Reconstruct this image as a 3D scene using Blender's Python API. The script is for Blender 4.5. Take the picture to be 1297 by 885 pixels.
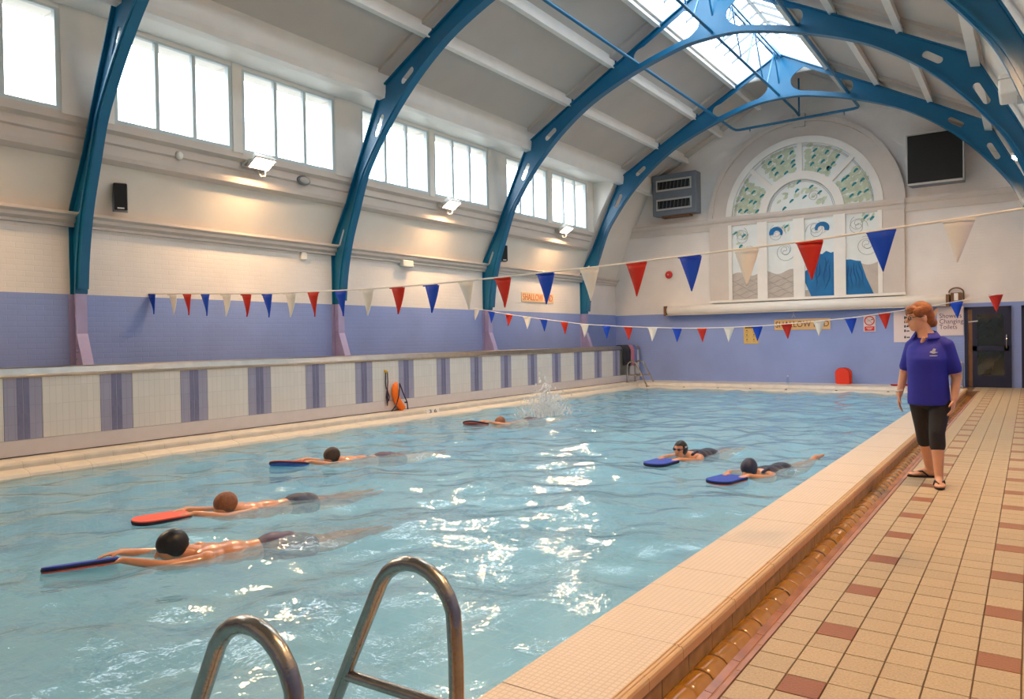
import bpy, bmesh, math, random
from mathutils import Vector, Matrix, Euler, geometry
from mathutils import noise as mnoise

for o in list(bpy.data.objects): bpy.data.objects.remove(o, do_unlink=True)
S = bpy.context.scene
COL = S.collection
R = math.radians
PI = math.pi
random.seed(7)

# ---------------------------------------------------------------- camera, world, exposure
cd = bpy.data.cameras.new('camera'); cam = bpy.data.objects.new('camera', cd); COL.objects.link(cam)
cd.sensor_fit = 'HORIZONTAL'; cd.sensor_width = 36.0; cd.lens = 944.904 / 1297 * 36.0
cd.clip_start = 0.05; cd.clip_end = 200
def cam_matrix(yaw, pitch, roll, loc):
    f = Vector((-math.sin(yaw) * math.cos(pitch), math.cos(yaw) * math.cos(pitch), math.sin(pitch)))
    r = Vector((math.cos(yaw), math.sin(yaw), 0)); d = f.cross(r)
    c, s = math.cos(roll), math.sin(roll)
    r2 = c * r + s * d; d2 = -s * r + c * d
    u = -d2; b = -f
    return Matrix(((r2.x, u.x, b.x, loc[0]), (r2.y, u.y, b.y, loc[1]), (r2.z, u.z, b.z, loc[2]), (0, 0, 0, 1)))
cam.matrix_world = cam_matrix(0.607629, -0.0124117, 0.0170754, (0, 0, 1.36))
S.camera = cam

W = bpy.data.worlds.new('overcast_sky'); S.world = W; W.use_nodes = True
bg = W.node_tree.nodes['Background']
bg.inputs[1].default_value = 7.5
_n = W.node_tree.nodes; _l = W.node_tree.links            # overcast sky above the horizon, dull ground below it
_tc = _n.new('ShaderNodeTexCoord'); _sx = _n.new('ShaderNodeSeparateXYZ'); _l.new(_tc.outputs['Generated'], _sx.inputs[0])
_mr = _n.new('ShaderNodeMapRange'); _mr.inputs[1].default_value = -0.03; _mr.inputs[2].default_value = 0.03; _l.new(_sx.outputs[2], _mr.inputs[0])
_mx = _n.new('ShaderNodeMix'); _mx.data_type = 'RGBA'; _mx.inputs[6].default_value = (0.12, 0.12, 0.11, 1); _mx.inputs[7].default_value = (0.86, 0.95, 1.0, 1)
_l.new(_mr.outputs[0], _mx.inputs[0]); _l.new(_mx.outputs[2], bg.inputs[0])
vs = S.view_settings
S.display_settings.display_device = 'sRGB'
vs.view_transform = 'Standard'; vs.look = 'None'; vs.gamma = 1.0; vs.use_curve_mapping = False
vs.exposure = 0.3
S.cycles.use_denoising = True
S.cycles.max_bounces = 10; S.cycles.diffuse_bounces = 5; S.cycles.glossy_bounces = 4
S.cycles.transmission_bounces = 6; S.cycles.transparent_max_bounces = 12
S.cycles.caustics_reflective = False; S.cycles.caustics_refractive = False
S.cycles.sample_clamp_indirect = 6.0
LAMP_POWER = 430.0            # radiance of the halogen floodlight glass
LAMP_COL = (1.0, 0.61, 0.30, 1)

# ---------------------------------------------------------------- helpers
def lin(r, g, b):
    f = lambda c: (c / 255 / 12.92) if c / 255 <= 0.04045 else ((c / 255 + 0.055) / 1.055) ** 2.4
    return (f(r), f(g), f(b), 1)

class MB:
    """collects shapes, builds ONE mesh object"""
    def __init__(s): s.v = []; s.f = []; s.smooth = []
    def add(s, v, f, smooth=False):
        n = len(s.v); s.v += [tuple(p) for p in v]
        for q in f: s.f.append(tuple(i + n for i in q)); s.smooth.append(smooth)
        return s
    def box(s, x0, x1, y0, y1, z0, z1):
        v = [(x0, y0, z0), (x1, y0, z0), (x1, y1, z0), (x0, y1, z0), (x0, y0, z1), (x1, y0, z1), (x1, y1, z1), (x0, y1, z1)]
        return s.add(v, [(0, 3, 2, 1), (4, 5, 6, 7), (0, 1, 5, 4), (1, 2, 6, 5), (2, 3, 7, 6), (3, 0, 4, 7)])
    def bbox(s, x0, x1, y0, y1, z0, z1, b=0.01):
        """box with chamfered edges (24 corner points)"""
        bm = bmesh.new(); bmesh.ops.create_cube(bm, size=1)
        for q in bm.verts: q.co = Vector(((x0 + x1) / 2 + q.co.x * (x1 - x0), (y0 + y1) / 2 + q.co.y * (y1 - y0), (z0 + z1) / 2 + q.co.z * (z1 - z0)))
        bmesh.ops.bevel(bm, geom=bm.edges[:], offset=b, segments=2, affect='EDGES', profile=0.5)
        return s.bm(bm)
    def bm(s, bm, smooth=False):
        bm.verts.index_update()
        s.add([q.co.copy() for q in bm.verts], [[w.index for w in f.verts] for f in bm.faces], smooth); bm.free(); return s
    def beam(s, p0, p1, w, h, up=(0, 0, 1)):
        p0 = Vector(p0); p1 = Vector(p1); d = (p1 - p0).normalized(); u = Vector(up)
        a = d.cross(u)
        if a.length < 1e-5: a = d.cross(Vector((1, 0, 0)))
        a.normalize(); b = a.cross(d).normalized()
        v = []
        for p in (p0, p1):
            for i, j in ((-1, -1), (1, -1), (1, 1), (-1, 1)): v.append(p + a * (i * w / 2) + b * (j * h / 2))
        return s.add(v, [(0, 1, 2, 3), (7, 6, 5, 4), (0, 4, 5, 1), (1, 5, 6, 2), (2, 6, 7, 3), (3, 7, 4, 0)])
    def prism(s, poly, axis, a, b, holes=()):
        """2D polygon (with holes) extruded along axis from a to b. axis 'y': poly=(x,z); 'x': poly=(y,z); 'z': poly=(x,y)"""
        loops = [list(poly)] + [list(h) for h in holes]
        tri = geometry.tessellate_polygon([[Vector((p[0], p[1], 0)) for p in l] for l in loops])
        pts = [p for l in loops for p in l]; n = len(pts)
        def to(p, t): return (p[0], t, p[1]) if axis == 'y' else ((t, p[0], p[1]) if axis == 'x' else (p[0], p[1], t))
        v = [to(p, a) for p in pts] + [to(p, b) for p in pts]
        f = [tuple(t) for t in tri] + [tuple(i + n for i in reversed(t)) for t in tri]
        k = 0
        for l in loops:
            m = len(l)
            for i in range(m):
                j = (i + 1) % m; f.append((k + i, k + j, k + j + n, k + i + n))
            k += m
        return s.add(v, f)
    def tube(s, pts, r, seg=12, closed=False, radii=None, caps=True):
        pts = [Vector(p) for p in pts]; n = len(pts); rings = []
        t0 = (pts[1] - pts[0]).normalized()
        ref = Vector((0, 0, 1)) if abs(t0.z) < 0.9 else Vector((1, 0, 0))
        a = t0.cross(ref).normalized()
        v = []; f = []
        for i, p in enumerate(pts):
            if closed: t = (pts[(i + 1) % n] - pts[i - 1]).normalized()
            else: t = (pts[min(i + 1, n - 1)] - pts[max(i - 1, 0)]).normalized()
            a = (a - t * a.dot(t)).normalized(); b = t.cross(a)
            rr = radii[i] if radii else r
            for k in range(seg):
                w = 2 * PI * k / seg; v.append(p + a * (math.cos(w) * rr) + b * (math.sin(w) * rr))
        for i in range(n if closed else n - 1):
            j = (i + 1) % n
            for k in range(seg):
                l = (k + 1) % seg; f.append((i * seg + k, i * seg + l, j * seg + l, j * seg + k))
        s.add(v, f, True)
        if caps and not closed:
            s.add(v[:seg], [tuple(reversed(range(seg)))]); s.add(v[-seg:], [tuple(range(seg))])
        return s
    def lathe(s, prof, seg=24, c=(0, 0, 0), axis='z', smooth=True):
        v = []; f = []
        for (r, h) in prof:
            for k in range(seg):
                w = 2 * PI * k / seg; x, y = r * math.cos(w), r * math.sin(w)
                p = (x, y, h) if axis == 'z' else ((x, h, y) if axis == 'y' else (h, x, y))
                v.append((p[0] + c[0], p[1] + c[1], p[2] + c[2]))
        m = len(prof)
        for i in range(m - 1):
            for k in range(seg):
                l = (k + 1) % seg; f.append((i * seg + k, i * seg + l, (i + 1) * seg + l, (i + 1) * seg + k))
        f.append(tuple(reversed(range(seg)))); f.append(tuple((m - 1) * seg + k for k in range(seg)))
        return s.add(v, f, smooth)
    def ell(s, c, r, rot=None, seg=16, rings=10):
        bm = bmesh.new(); bmesh.ops.create_uvsphere(bm, u_segments=seg, v_segments=rings, radius=1)
        M = Matrix.Translation(Vector(c)) @ (Euler(rot).to_matrix().to_4x4() if rot else Matrix()) @ Matrix.Diagonal((r[0], r[1], r[2], 1))
        bm.transform(M); return s.bm(bm, True)
    def cap(s, p0, p1, r0, r1, seg=14):
        """tapered capsule"""
        p0 = Vector(p0); p1 = Vector(p1); d = p1 - p0
        L = d.length; d = d.normalized() if L > 1e-6 else Vector((0, 0, 1))
        pts = []; rad = []
        for k in range(5): a = PI / 2 * k / 5; pts.append(p0 - d * (r0 * math.cos(a))); rad.append(max(r0 * math.sin(a), 0.0005))
        pts.append(p0); rad.append(r0); pts.append(p1); rad.append(r1)
        for k in range(4, -1, -1): a = PI / 2 * k / 5; pts.append(p1 + d * (r1 * math.cos(a))); rad.append(max(r1 * math.sin(a), 0.0005))
        return s.tube(pts, 0, seg, radii=rad)
    def mesh(s, name, mat):
        me = bpy.data.meshes.new(name); me.from_pydata(s.v, [], s.f)
        me.polygons.foreach_set('use_smooth', s.smooth); me.update()
        if mat:
            for m in (mat if isinstance(mat, (list, tuple)) else [mat]): me.materials.append(m)
        return me
    def build(s, name, mat, parent=None, loc=None, fix=True):
        me = s.mesh(name, mat)
        if fix:
            bm = bmesh.new(); bm.from_mesh(me); bmesh.ops.recalc_face_normals(bm, faces=bm.faces); bm.to_mesh(me); bm.free()
        return place(name, me, parent, loc)

def place(name, me, parent=None, loc=None, rot=None):
    o = bpy.data.objects.new(name, me); COL.objects.link(o)
    if parent: o.parent = parent
    if loc: o.location = loc
    if rot: o.rotation_euler = rot
    return o
def empty(name, loc=(0, 0, 0), rz=0, parent=None):
    o = bpy.data.objects.new(name, None); COL.objects.link(o); o.location = loc; o.rotation_euler = (0, 0, rz); o.empty_display_size = 0.1
    if parent: o.parent = parent
    return o
def tag(o, label=None, cat=None, group=None, kind=None):
    if label: o['label'] = label
    if cat: o['category'] = cat
    if group: o['group'] = group
    if kind: o['kind'] = kind
    return o
def copy_tree(o, parent=None):
    c = o.copy(); COL.objects.link(c); c.parent = parent
    for ch in o.children: copy_tree(ch, c)
    return c
def text_mesh(txt, size, mat, extrude=0.002, align='CENTER', spacing=1.0, xscale=1.0):
    cu = bpy.data.curves.new('t', 'FONT'); cu.body = txt; cu.size = size; cu.extrude = extrude
    cu.align_x = align; cu.align_y = 'CENTER'; cu.space_character = spacing; cu.resolution_u = 3
    ob = bpy.data.objects.new('t', cu); COL.objects.link(ob); bpy.context.view_layer.update()
    me = bpy.data.meshes.new_from_object(ob); bpy.data.objects.remove(ob); 
    if xscale != 1: me.transform(Matrix.Diagonal((xscale, 1, 1, 1)))
    me.materials.clear(); me.materials.append(mat); return me
def remesh(name, mb, mat, voxel=0.008, smooth=6, parent=None, loc=None):
    me = mb.mesh(name, None); ob = bpy.data.objects.new('tmp', me); COL.objects.link(ob)
    bm = bmesh.new(); bm.from_mesh(me); bmesh.ops.recalc_face_normals(bm, faces=bm.faces); bm.to_mesh(me); bm.free()
    m = ob.modifiers.new('r', 'REMESH'); m.mode = 'VOXEL'; m.voxel_size = voxel; m.use_smooth_shade = True
    m = ob.modifiers.new('s', 'SMOOTH'); m.factor = 0.5; m.iterations = smooth
    dg = bpy.context.evaluated_depsgraph_get(); me2 = bpy.data.meshes.new_from_object(ob.evaluated_get(dg)); me2.name = name
    bpy.data.objects.remove(ob); me2.materials.clear(); me2.materials.append(mat)
    me2.polygons.foreach_set('use_smooth', [True] * len(me2.polygons))
    return place(name, me2, parent, loc)

# ---------------------------------------------------------------- materials
def mat(name, col, rough=0.6, metal=0.0, var=0.0, vscale=6.0, bump=0.0, bscale=40.0, spec=0.5, coat=0.0, alpha=None):
    m = bpy.data.materials.new(name); m.use_nodes = True; nt = m.node_tree; b = nt.nodes['Principled BSDF']
    b.inputs['Base Color'].default_value = col; b.inputs['Roughness'].default_value = rough; b.inputs['Metallic'].default_value = metal
    b.inputs['Specular IOR Level'].default_value = spec
    if coat: b.inputs['Coat Weight'].default_value = coat; b.inputs['Coat Roughness'].default_value = 0.08
    tc = nt.nodes.new('ShaderNodeTexCoord')
    if var > 0:
        n = nt.nodes.new('ShaderNodeTexNoise'); n.inputs['Scale'].default_value = vscale; n.inputs['Detail'].default_value = 5
        nt.links.new(tc.outputs['Object'], n.inputs['Vector'])
        mr = nt.nodes.new('ShaderNodeMapRange'); mr.inputs[1].default_value = 0.3; mr.inputs[2].default_value = 0.7
        mr.inputs[3].default_value = 1 - var; mr.inputs[4].default_value = 1 + var; nt.links.new(n.outputs['Fac'], mr.inputs[0])
        mx = nt.nodes.new('ShaderNodeMix'); mx.data_type = 'RGBA'; mx.blend_type = 'MULTIPLY'; mx.inputs[0].default_value = 1
        mx.inputs[6].default_value = col; nt.links.new(mr.outputs[0], mx.inputs[7]); nt.links.new(mx.outputs[2], b.inputs['Base Color'])
    if bump > 0:
        n2 = nt.nodes.new('ShaderNodeTexNoise'); n2.inputs['Scale'].default_value = bscale; n2.inputs['Detail'].default_value = 3
        nt.links.new(tc.outputs['Object'], n2.inputs['Vector'])
        bp = nt.nodes.new('ShaderNodeBump'); bp.inputs['Strength'].default_value = bump; bp.inputs['Distance'].default_value = 0.01
        nt.links.new(n2.outputs['Fac'], bp.inputs['Height']); nt.links.new(bp.outputs[0], b.inputs['Normal'])
    return m
def grid_mat(name, col, joint, sx, sz, jw, plane='yz', rough=0.35, bump=0.5, var=0.05, offset=0.0, org=(0, 0)):
    """regular tile/brick joint pattern in object space"""
    m = mat(name, col, rough); nt = m.node_tree; b = nt.nodes['Principled BSDF']
    tc = nt.nodes.new('ShaderNodeTexCoord'); sp = nt.nodes.new('ShaderNodeSeparateXYZ'); cb = nt.nodes.new('ShaderNodeCombineXYZ')
    nt.links.new(tc.outputs['Object'], sp.inputs[0])
    nt.links.new(sp.outputs['XYZ'.index(plane[0].upper())], cb.inputs[0]); nt.links.new(sp.outputs['XYZ'.index(plane[1].upper())], cb.inputs[1])
    ad = nt.nodes.new('ShaderNodeVectorMath'); ad.inputs[1].default_value = (-org[0], -org[1], 0); nt.links.new(cb.outputs[0], ad.inputs[0])
    br = nt.nodes.new('ShaderNodeTexBrick'); br.offset = offset; br.squash = 1.0
    br.inputs['Scale'].default_value = 1.0; br.inputs['Brick Width'].default_value = sx; br.inputs['Row Height'].default_value = sz
    br.inputs['Mortar Size'].default_value = jw; br.inputs['Mortar Smooth'].default_value = 0.3
    c1 = tuple(c * (1 - var) for c in col[:3]) + (1,); c2 = tuple(min(1, c * (1 + var)) for c in col[:3]) + (1,)
    br.inputs['Color1'].default_value = c1; br.inputs['Color2'].default_value = c2; br.inputs['Mortar'].default_value = joint
    nt.links.new(ad.outputs[0], br.inputs['Vector']); nt.links.new(br.outputs['Color'], b.inputs['Base Color'])
    bp = nt.nodes.new('ShaderNodeBump'); bp.inputs['Strength'].default_value = bump; bp.inputs['Distance'].default_value = 0.004; bp.invert = True
    nt.links.new(br.outputs['Fac'], bp.inputs['Height']); nt.links.new(bp.outputs[0], b.inputs['Normal'])
    return m
def emit_mat(name, col, strength):
    m = bpy.data.materials.new(name); m.use_nodes = True; nt = m.node_tree; nt.nodes.remove(nt.nodes['Principled BSDF'])
    e = nt.nodes.new('ShaderNodeEmission'); e.inputs[0].default_value = col; e.inputs[1].default_value = strength
    nt.links.new(e.outputs[0], nt.nodes['Material Output'].inputs[0]); return m
def schlick(nt, f0, normal=None):
    lw = nt.nodes.new('ShaderNodeLayerWeight'); lw.inputs[0].default_value = 0.5
    if normal is not None: nt.links.new(normal, lw.inputs['Normal'])
    p = nt.nodes.new('ShaderNodeMath'); p.operation = 'POWER'; p.inputs[1].default_value = 5.0; nt.links.new(lw.outputs['Facing'], p.inputs[0])
    q = nt.nodes.new('ShaderNodeMath'); q.operation = 'MULTIPLY_ADD'; q.inputs[1].default_value = 1 - f0; q.inputs[2].default_value = f0; nt.links.new(p.outputs[0], q.inputs[0])
    return q
def glass_mat(name, tint, ior=1.45, rough=0.02, k=1.0):
    m = bpy.data.materials.new(name); m.use_nodes = True; nt = m.node_tree; nt.nodes.remove(nt.nodes['Principled BSDF'])
    t = nt.nodes.new('ShaderNodeBsdfTransparent'); t.inputs[0].default_value = tint
    g = nt.nodes.new('ShaderNodeBsdfGlossy'); g.inputs['Roughness'].default_value = rough
    fr = schlick(nt, 0.04)
    mx = nt.nodes.new('ShaderNodeMixShader'); nt.links.new(fr.outputs[0], mx.inputs[0]); nt.links.new(t.outputs[0], mx.inputs[1]); nt.links.new(g.outputs[0], mx.inputs[2])
    nt.links.new(mx.outputs[0], nt.nodes['Material Output'].inputs[0]); return m

def paint_wall(name, plane, zsplit, low, high, org=(0, 0)):
    """painted brickwork, two paint colours that meet at zsplit"""
    m = grid_mat(name, high, high, 0.225, 0.075, 0.006, plane, 0.55, 0.55, 0.015, 0.5); nt = m.node_tree; b = nt.nodes['Principled BSDF']
    br = [n for n in nt.nodes if n.type == 'TEX_BRICK'][0]; sp = [n for n in nt.nodes if n.type == 'SEPXYZ'][0]; tc = [n for n in nt.nodes if n.type == 'TEX_COORD'][-1]
    gt = nt.nodes.new('ShaderNodeMath'); gt.operation = 'GREATER_THAN'; gt.inputs[1].default_value = zsplit; nt.links.new(sp.outputs[2], gt.inputs[0])
    n = nt.nodes.new('ShaderNodeTexNoise'); n.inputs['Scale'].default_value = 1.3; n.inputs['Detail'].default_value = 6; nt.links.new(tc.outputs['Object'], n.inputs['Vector'])
    mx = nt.nodes.new('ShaderNodeMix'); mx.data_type = 'RGBA'; mx.inputs[6].default_value = low; mx.inputs[7].default_value = high; nt.links.new(gt.outputs[0], mx.inputs[0])
    mr = nt.nodes.new('ShaderNodeMapRange'); mr.inputs[1].default_value = 0.3; mr.inputs[2].default_value = 0.7; mr.inputs[3].default_value = 0.94; mr.inputs[4].default_value = 1.05
    nt.links.new(n.outputs['Fac'], mr.inputs[0])
    m2 = nt.nodes.new('ShaderNodeMix'); m2.data_type = 'RGBA'; m2.blend_type = 'MULTIPLY'; m2.inputs[0].default_value = 1
    nt.links.new(mx.outputs[2], m2.inputs[6]); nt.links.new(mr.outputs[0], m2.inputs[7]); nt.links.new(m2.outputs[2], b.inputs['Base Color']); return m

LAV = lin(140, 160, 216); WHT = lin(232, 226, 222)
M = {}
M['wall_yz'] = paint_wall('painted_brick_side', 'yz', 2.11, LAV, WHT)
M['wall_xz'] = paint_wall('painted_brick_end', 'xz', 2.09, LAV, WHT)
M['plaster'] = mat('cream_plaster', lin(226, 219, 210), 0.7, var=0.03, vscale=2, bump=0.1, bscale=8)
M['board'] = mat('cream_ceiling_board', lin(196, 188, 181), 0.65, var=0.04, vscale=1.2)
M['gloss'] = mat('white_gloss_paint', lin(232, 228, 222), 0.35, var=0.03, vscale=3)
M['beige'] = mat('warm_grey_moulding', lin(206, 196, 188), 0.5, var=0.03, vscale=3)
M['teal'] = mat('teal_steel_paint', lin(6, 98, 140), 0.32, var=0.06, vscale=3, spec=0.6)
M['lavsteel'] = mat('lavender_steel_paint', lin(162, 156, 200), 0.45, var=0.06, vscale=4)
M['frame'] = mat('grey_white_aluminium', lin(196, 208, 212), 0.4)
M['pane'] = glass_mat('window_glass', (0.98, 0.99, 1.0, 1))
M['steel'] = mat('stainless_steel', (0.42, 0.38, 0.33, 1), 0.26, metal=1.0, var=0.12, vscale=14, bump=0.15, bscale=60)
M['brushed'] = mat('brushed_steel_rail', (0.36, 0.345, 0.32, 1), 0.3, metal=1.0, var=0.08, vscale=6)
M['black'] = mat('black_plastic', lin(30, 30, 32), 0.5)
M['dark'] = mat('dark_grille', lin(24, 22, 22), 0.7)
M['grey'] = mat('grey_metal_case', lin(112, 118, 128), 0.45, var=0.05)
M['greyw'] = mat('pale_grey_metal', lin(188, 186, 182), 0.4)
M['whitep'] = mat('white_plastic', lin(236, 232, 224), 0.4)
M['red'] = mat('red_fabric', lin(204, 40, 18), 0.6); M['blue'] = mat('blue_fabric', lin(0, 72, 200), 0.6); M['white'] = mat('white_fabric', lin(240, 236, 228), 0.6)
M['rope'] = mat('white_rope', lin(240, 232, 220), 0.7)
M['navy'] = mat('navy_door_paint', lin(26, 32, 58), 0.4); M['wood'] = mat('brown_wood', lin(120, 82, 52), 0.5, var=0.15, vscale=10)
# ================================================================ THE ROOM
C0 = -5.2; XL = -11.05; XR = 0.65; YF = 21.8; YB = -4.0; ZC = 0.03; ZW = -0.13
ARCH_Y = [5.13, 9.91, 14.73, 19.56]
def struct(o): o['kind'] = 'structure'; return o

# ---- walls
struct(MB().box(XL - 0.35, XL, YB - 0.3, YF + 0.3, -1.3, 3.3).build('wall_left', M['wall_yz']))
struct(MB().box(XR, XR + 0.35, YB - 0.3, YF + 0.3, -1.3, 3.3).build('wall_right', M['wall_yz']))
struct(MB().box(XL - 0.3, XR + 0.3, YF, YF + 0.3, -1.3, 9.6).build('wall_far', M['wall_xz']))
struct(MB().box(XL - 0.3, XR + 0.3, YB - 0.3, YB, -1.3, 9.6).build('wall_back', M['wall_xz']))

# ---- cornice on the side walls, sill moulding, lower slope, window band, soffit, roof slopes
WIN = [(0.65, 2.57), (2.75, 4.75), (5.44, 7.33), (7.505, 9.48), (10.13, 12.10), (12.25, 14.20), (14.92, 16.83), (17.03, 18.97)]
ceiling = struct(empty('ceiling'))
def sp(s, pts): return [(C0 + s * c, z) for c, z in pts]
YEND = 19.35
def zceil(c): return 8.72 - 0.56 * c
def zch(c): return 8.5 - 0.56 * c
for s, side in ((-1, 'left'), (1, 'right')):
    MB().prism(sp(s, [(5.9, 3.05), (5.79, 3.05), (5.79, 3.09), (5.74, 3.13), (5.74, 3.18), (5.69, 3.21), (5.69, 3.25), (5.9, 3.25)]), 'y', YB, YF).build('cornice', M['beige'], ceiling)
    MB().prism(sp(s, [(5.86, 3.22), (5.33, 4.44), (5.6, 4.46), (6.2, 3.22)]), 'y', YB, YF).build('sloping_panel', M['plaster'], ceiling)
    MB().prism(sp(s, [(5.28, 4.49), (5.75, 4.49), (5.75, 3.95), (5.50, 3.95), (5.42, 4.0), (5.40, 4.06), (5.40, 4.2), (5.36, 4.22), (5.36, 4.34), (5.28, 4.38)]), 'y', YB, YEND if s < 0 else YB + 0.1).build('sill_moulding', M['beige'], ceiling)
    if s > 0:
        MB().prism(sp(s, [(5.36, 4.38), (4.55, 5.98), (4.8, 6.3), (5.8, 4.5)]), 'y', YB, YEND).build('sloping_panel', M['plaster'], ceiling)
    # piers between the windows
    ys = [YB] + [y for w in WIN for y in w] + [YEND]
    for i in (range(0, len(ys), 2) if s < 0 else ()):
        MB().box(*sorted((C0 + s * 5.26, C0 + s * 5.7)), ys[i], ys[i + 1], 4.46, 5.95).build('window_pier', M['gloss'], ceiling)
    if s < 0: MB().box(*sorted((C0 + s * 5.28, C0 + s * 5.7)), YB, YEND, 5.83, 6.3).build('window_head', M['gloss'], ceiling)
    MB().prism(sp(s, [(5.7, 5.88), (4.45, 5.92), (4.45, 6.2), (5.7, 6.3)]), 'y', YB, YEND).build('eaves_soffit', M['gloss'], ceiling)
    MB().prism(sp(s, [(5.36, 4.38), (4.55, 5.98), (4.8, 6.3), (5.8, 4.5)]), 'y', YEND, YF).build('sloping_panel', M['plaster'], ceiling)
    if s < 0: MB().prism(sp(s, [(5.38, 4.40), (5.38, 5.92), (4.5, 5.95)]), 'y', YEND - 0.03, YEND + 0.03).build('dormer_cheek', M['gloss'], ceiling)
    for (y0, y1, cin) in ((YB, 5.5, 0.0), (5.5, 19.75, 1.1), (19.75, YF, 0.0)):
        MB().prism(sp(s, [(4.75, zceil(4.75)), (cin, zceil(cin)), (cin, zceil(cin) + 0.2), (4.75, zceil(4.75) + 0.25)]), 'y', y0, y1).build('roof_slope', M['board'], ceiling)
    MB().prism(sp(s, [(4.4, 5.80), (4.54, 5.78), (4.58, 6.3), (4.36, 6.3), (4.38, 5.9)]), 'y', YB, YF).build('purlin', M['gloss'], ceiling)
    for c in (3.35, 2.25, 1.16):
        z = zch(c)
        MB().prism(sp(s, [(c + 0.055, z + 0.0), (c - 0.055, z + 0.0), (c - 0.055, z + 0.07), (c - 0.035, z + 0.08), (c - 0.035, z + 0.33), (c + 0.035, z + 0.33), (c + 0.035, z + 0.08), (c + 0.055, z + 0.07)]), 'y', YB, YF - 0.01).build('purlin', M['gloss'], ceiling)
    for y in ARCH_Y + [0.32, 21.68]:
        MB().prism(sp(s, [(4.5, zceil(4.5) - 0.07), (1.2, zceil(1.2) - 0.07), (1.2, zceil(1.2) + 0.05), (4.5, zceil(4.5) + 0.05)]), 'y', y - 0.2, y + 0.2).build('ceiling_rib', M['board'], ceiling)

# ---- windows of the clerestory: frame, two mullions, three panes each
n = 0
WORD = ['first', 'second', 'third', 'fourth', 'fifth', 'sixth', 'seventh', 'eighth']
for s, side in ((-1, 'left'),):
    for k, (y0, y1) in enumerate(WIN):
        n += 1
        w = struct(empty('window_%d' % n, (C0 + s * 5.32, y0, 4.48)))
        L = y1 - y0; H = 1.38; t = 0.06
        MB().box(-0.04, 0.04, 0, t, 0, H).box(-0.04, 0.04, L - t, L, 0, H).box(-0.04, 0.04, t, L - t, 0, t).box(-0.04, 0.04, t, L - t, H - t, H).build('window_frame', M['frame'], w)
        p = (L - 2 * t) / 3
        for i in (1, 2): MB().box(-0.03, 0.03, t + i * p - 0.03, t + i * p + 0.03, t, H - t).build('mullion', M['frame'], w)
        for i in range(3): MB().box(-0.004, 0.004, t + i * p + 0.02, t + (i + 1) * p - 0.02, t, H - t).build('pane', M['pane'], w)

# ---- skylight on the ridge
M['bar'] = mat('grey_glazing_bar', lin(120, 126, 130), 0.5)
sky = struct(empty('window_%d' % (n + 1), (C0, 5.5, 8.3)))
Y0, Y1 = 0.0, 14.25
for s in (-1, 1):
    MB().box(*sorted((s * 1.06, s * 1.16)), Y0, Y1, -0.35, 0.1).build('curb', M['gloss'], sky)
    nb = 23; st = (Y1 - Y0) / nb
    for i in range(nb + 1):
        MB().beam((s * 1.12, i * st, 0.06), (0, i * st, 0.70), 0.035, 0.05).build('glazing_bar', M['bar'], sky)
    for i in range(nb):
        a, b = i * st + 0.015, (i + 1) * st - 0.015
        MB().add([(s * 1.12, a, 0.08), (s * 1.12, b, 0.08), (0, b, 0.72), (0, a, 0.72), (s * 1.12, a, 0.088), (s * 1.12, b, 0.088), (0, b, 0.728), (0, a, 0.728)],
                 [(0, 1, 2, 3), (7, 6, 5, 4), (0, 4, 5, 1), (1, 5, 6, 2), (2, 6, 7, 3), (3, 7, 4, 0)]).build('pane', M['pane'], sky)
for y in (Y0, Y1):
    MB().prism([(-1.16, -0.3), (1.16, -0.3), (1.16, 0.12), (0, 0.78), (-1.16, 0.12)], 'y', y - 0.04, y + 0.04).build('gable_end', M['gloss'], sky)
MB().box(-0.05, 0.05, Y0, Y1, 0.66, 0.76).build('ridge_cap', M['gloss'], sky)

# portals tell the sampler where the sky comes in
def portal(loc, rot, sx, sy):
    l = bpy.data.lights.new('sky_portal', 'AREA'); l.shape = 'RECTANGLE'; l.size = sx; l.size_y = sy; l.cycles.is_portal = True
    o = bpy.data.objects.new('sky_portal', l); COL.objects.link(o); o.location = loc; o.rotation_euler = rot; o['kind'] = 'helper'
for i in range(0, len(WIN), 2):
    ya, yb = WIN[i][0], WIN[i + 1][1]
    portal((C0 - 5.42, (ya + yb) / 2, 5.17), (0, R(-90), 0), 1.4, yb - ya)
portal((C0, 12.62, 9.1), (0, 0, 0), 2.3, 14.25)

# ---- steel roof arches
OUT = [(5.85, 2.11), (5.85, 3.24), (5.40, 4.03), (5.02, 4.85), (4.55, 5.80), (4.47, 5.98), (3.35, zch(3.35)), (2.25, zch(2.25)), (1.1, zch(1.1)), (0, 8.5)]
INN0 = [(0, 7.38), (.5, 7.36), (1.0, 7.25), (1.6, 7.08), (2.3, 6.82), (2.9, 6.53), (3.5, 6.12), (4.0, 5.68), (4.4, 5.25), (4.75, 4.8), (5.02, 4.38), (5.27, 3.75), (5.48, 3.19), (5.62, 2.6), (5.68, 2.11)]
def smooth_curve(P, n=4):
    out = []
    for i in range(len(P) - 1):
        p0 = P[max(i - 1, 0)]; p1 = P[i]; p2 = P[i + 1]; p3 = P[min(i + 2, len(P) - 1)]
        if i == 0: p0 = (-P[1][0], P[1][1])
        for k in range(n):
            t = k / n
            out.append(tuple(0.5 * ((2 * p1[j]) + (-p0[j] + p2[j]) * t + (2 * p0[j] - 5 * p1[j] + 4 * p2[j] - p3[j]) * t * t + (-p0[j] + 3 * p1[j] - 3 * p2[j] + p3[j]) * t ** 3) for j in (0, 1)))
    out.append(P[-1]); return out
INN = smooth_curve(INN0)
def zinn(c):
    for a, b in zip(INN, INN[1:]):
        if a[0] <= c <= b[0]: return a[1] + (b[1] - a[1]) * (c - a[0]) / max(b[0] - a[0], 1e-6)
    return INN[-1][1]
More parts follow.
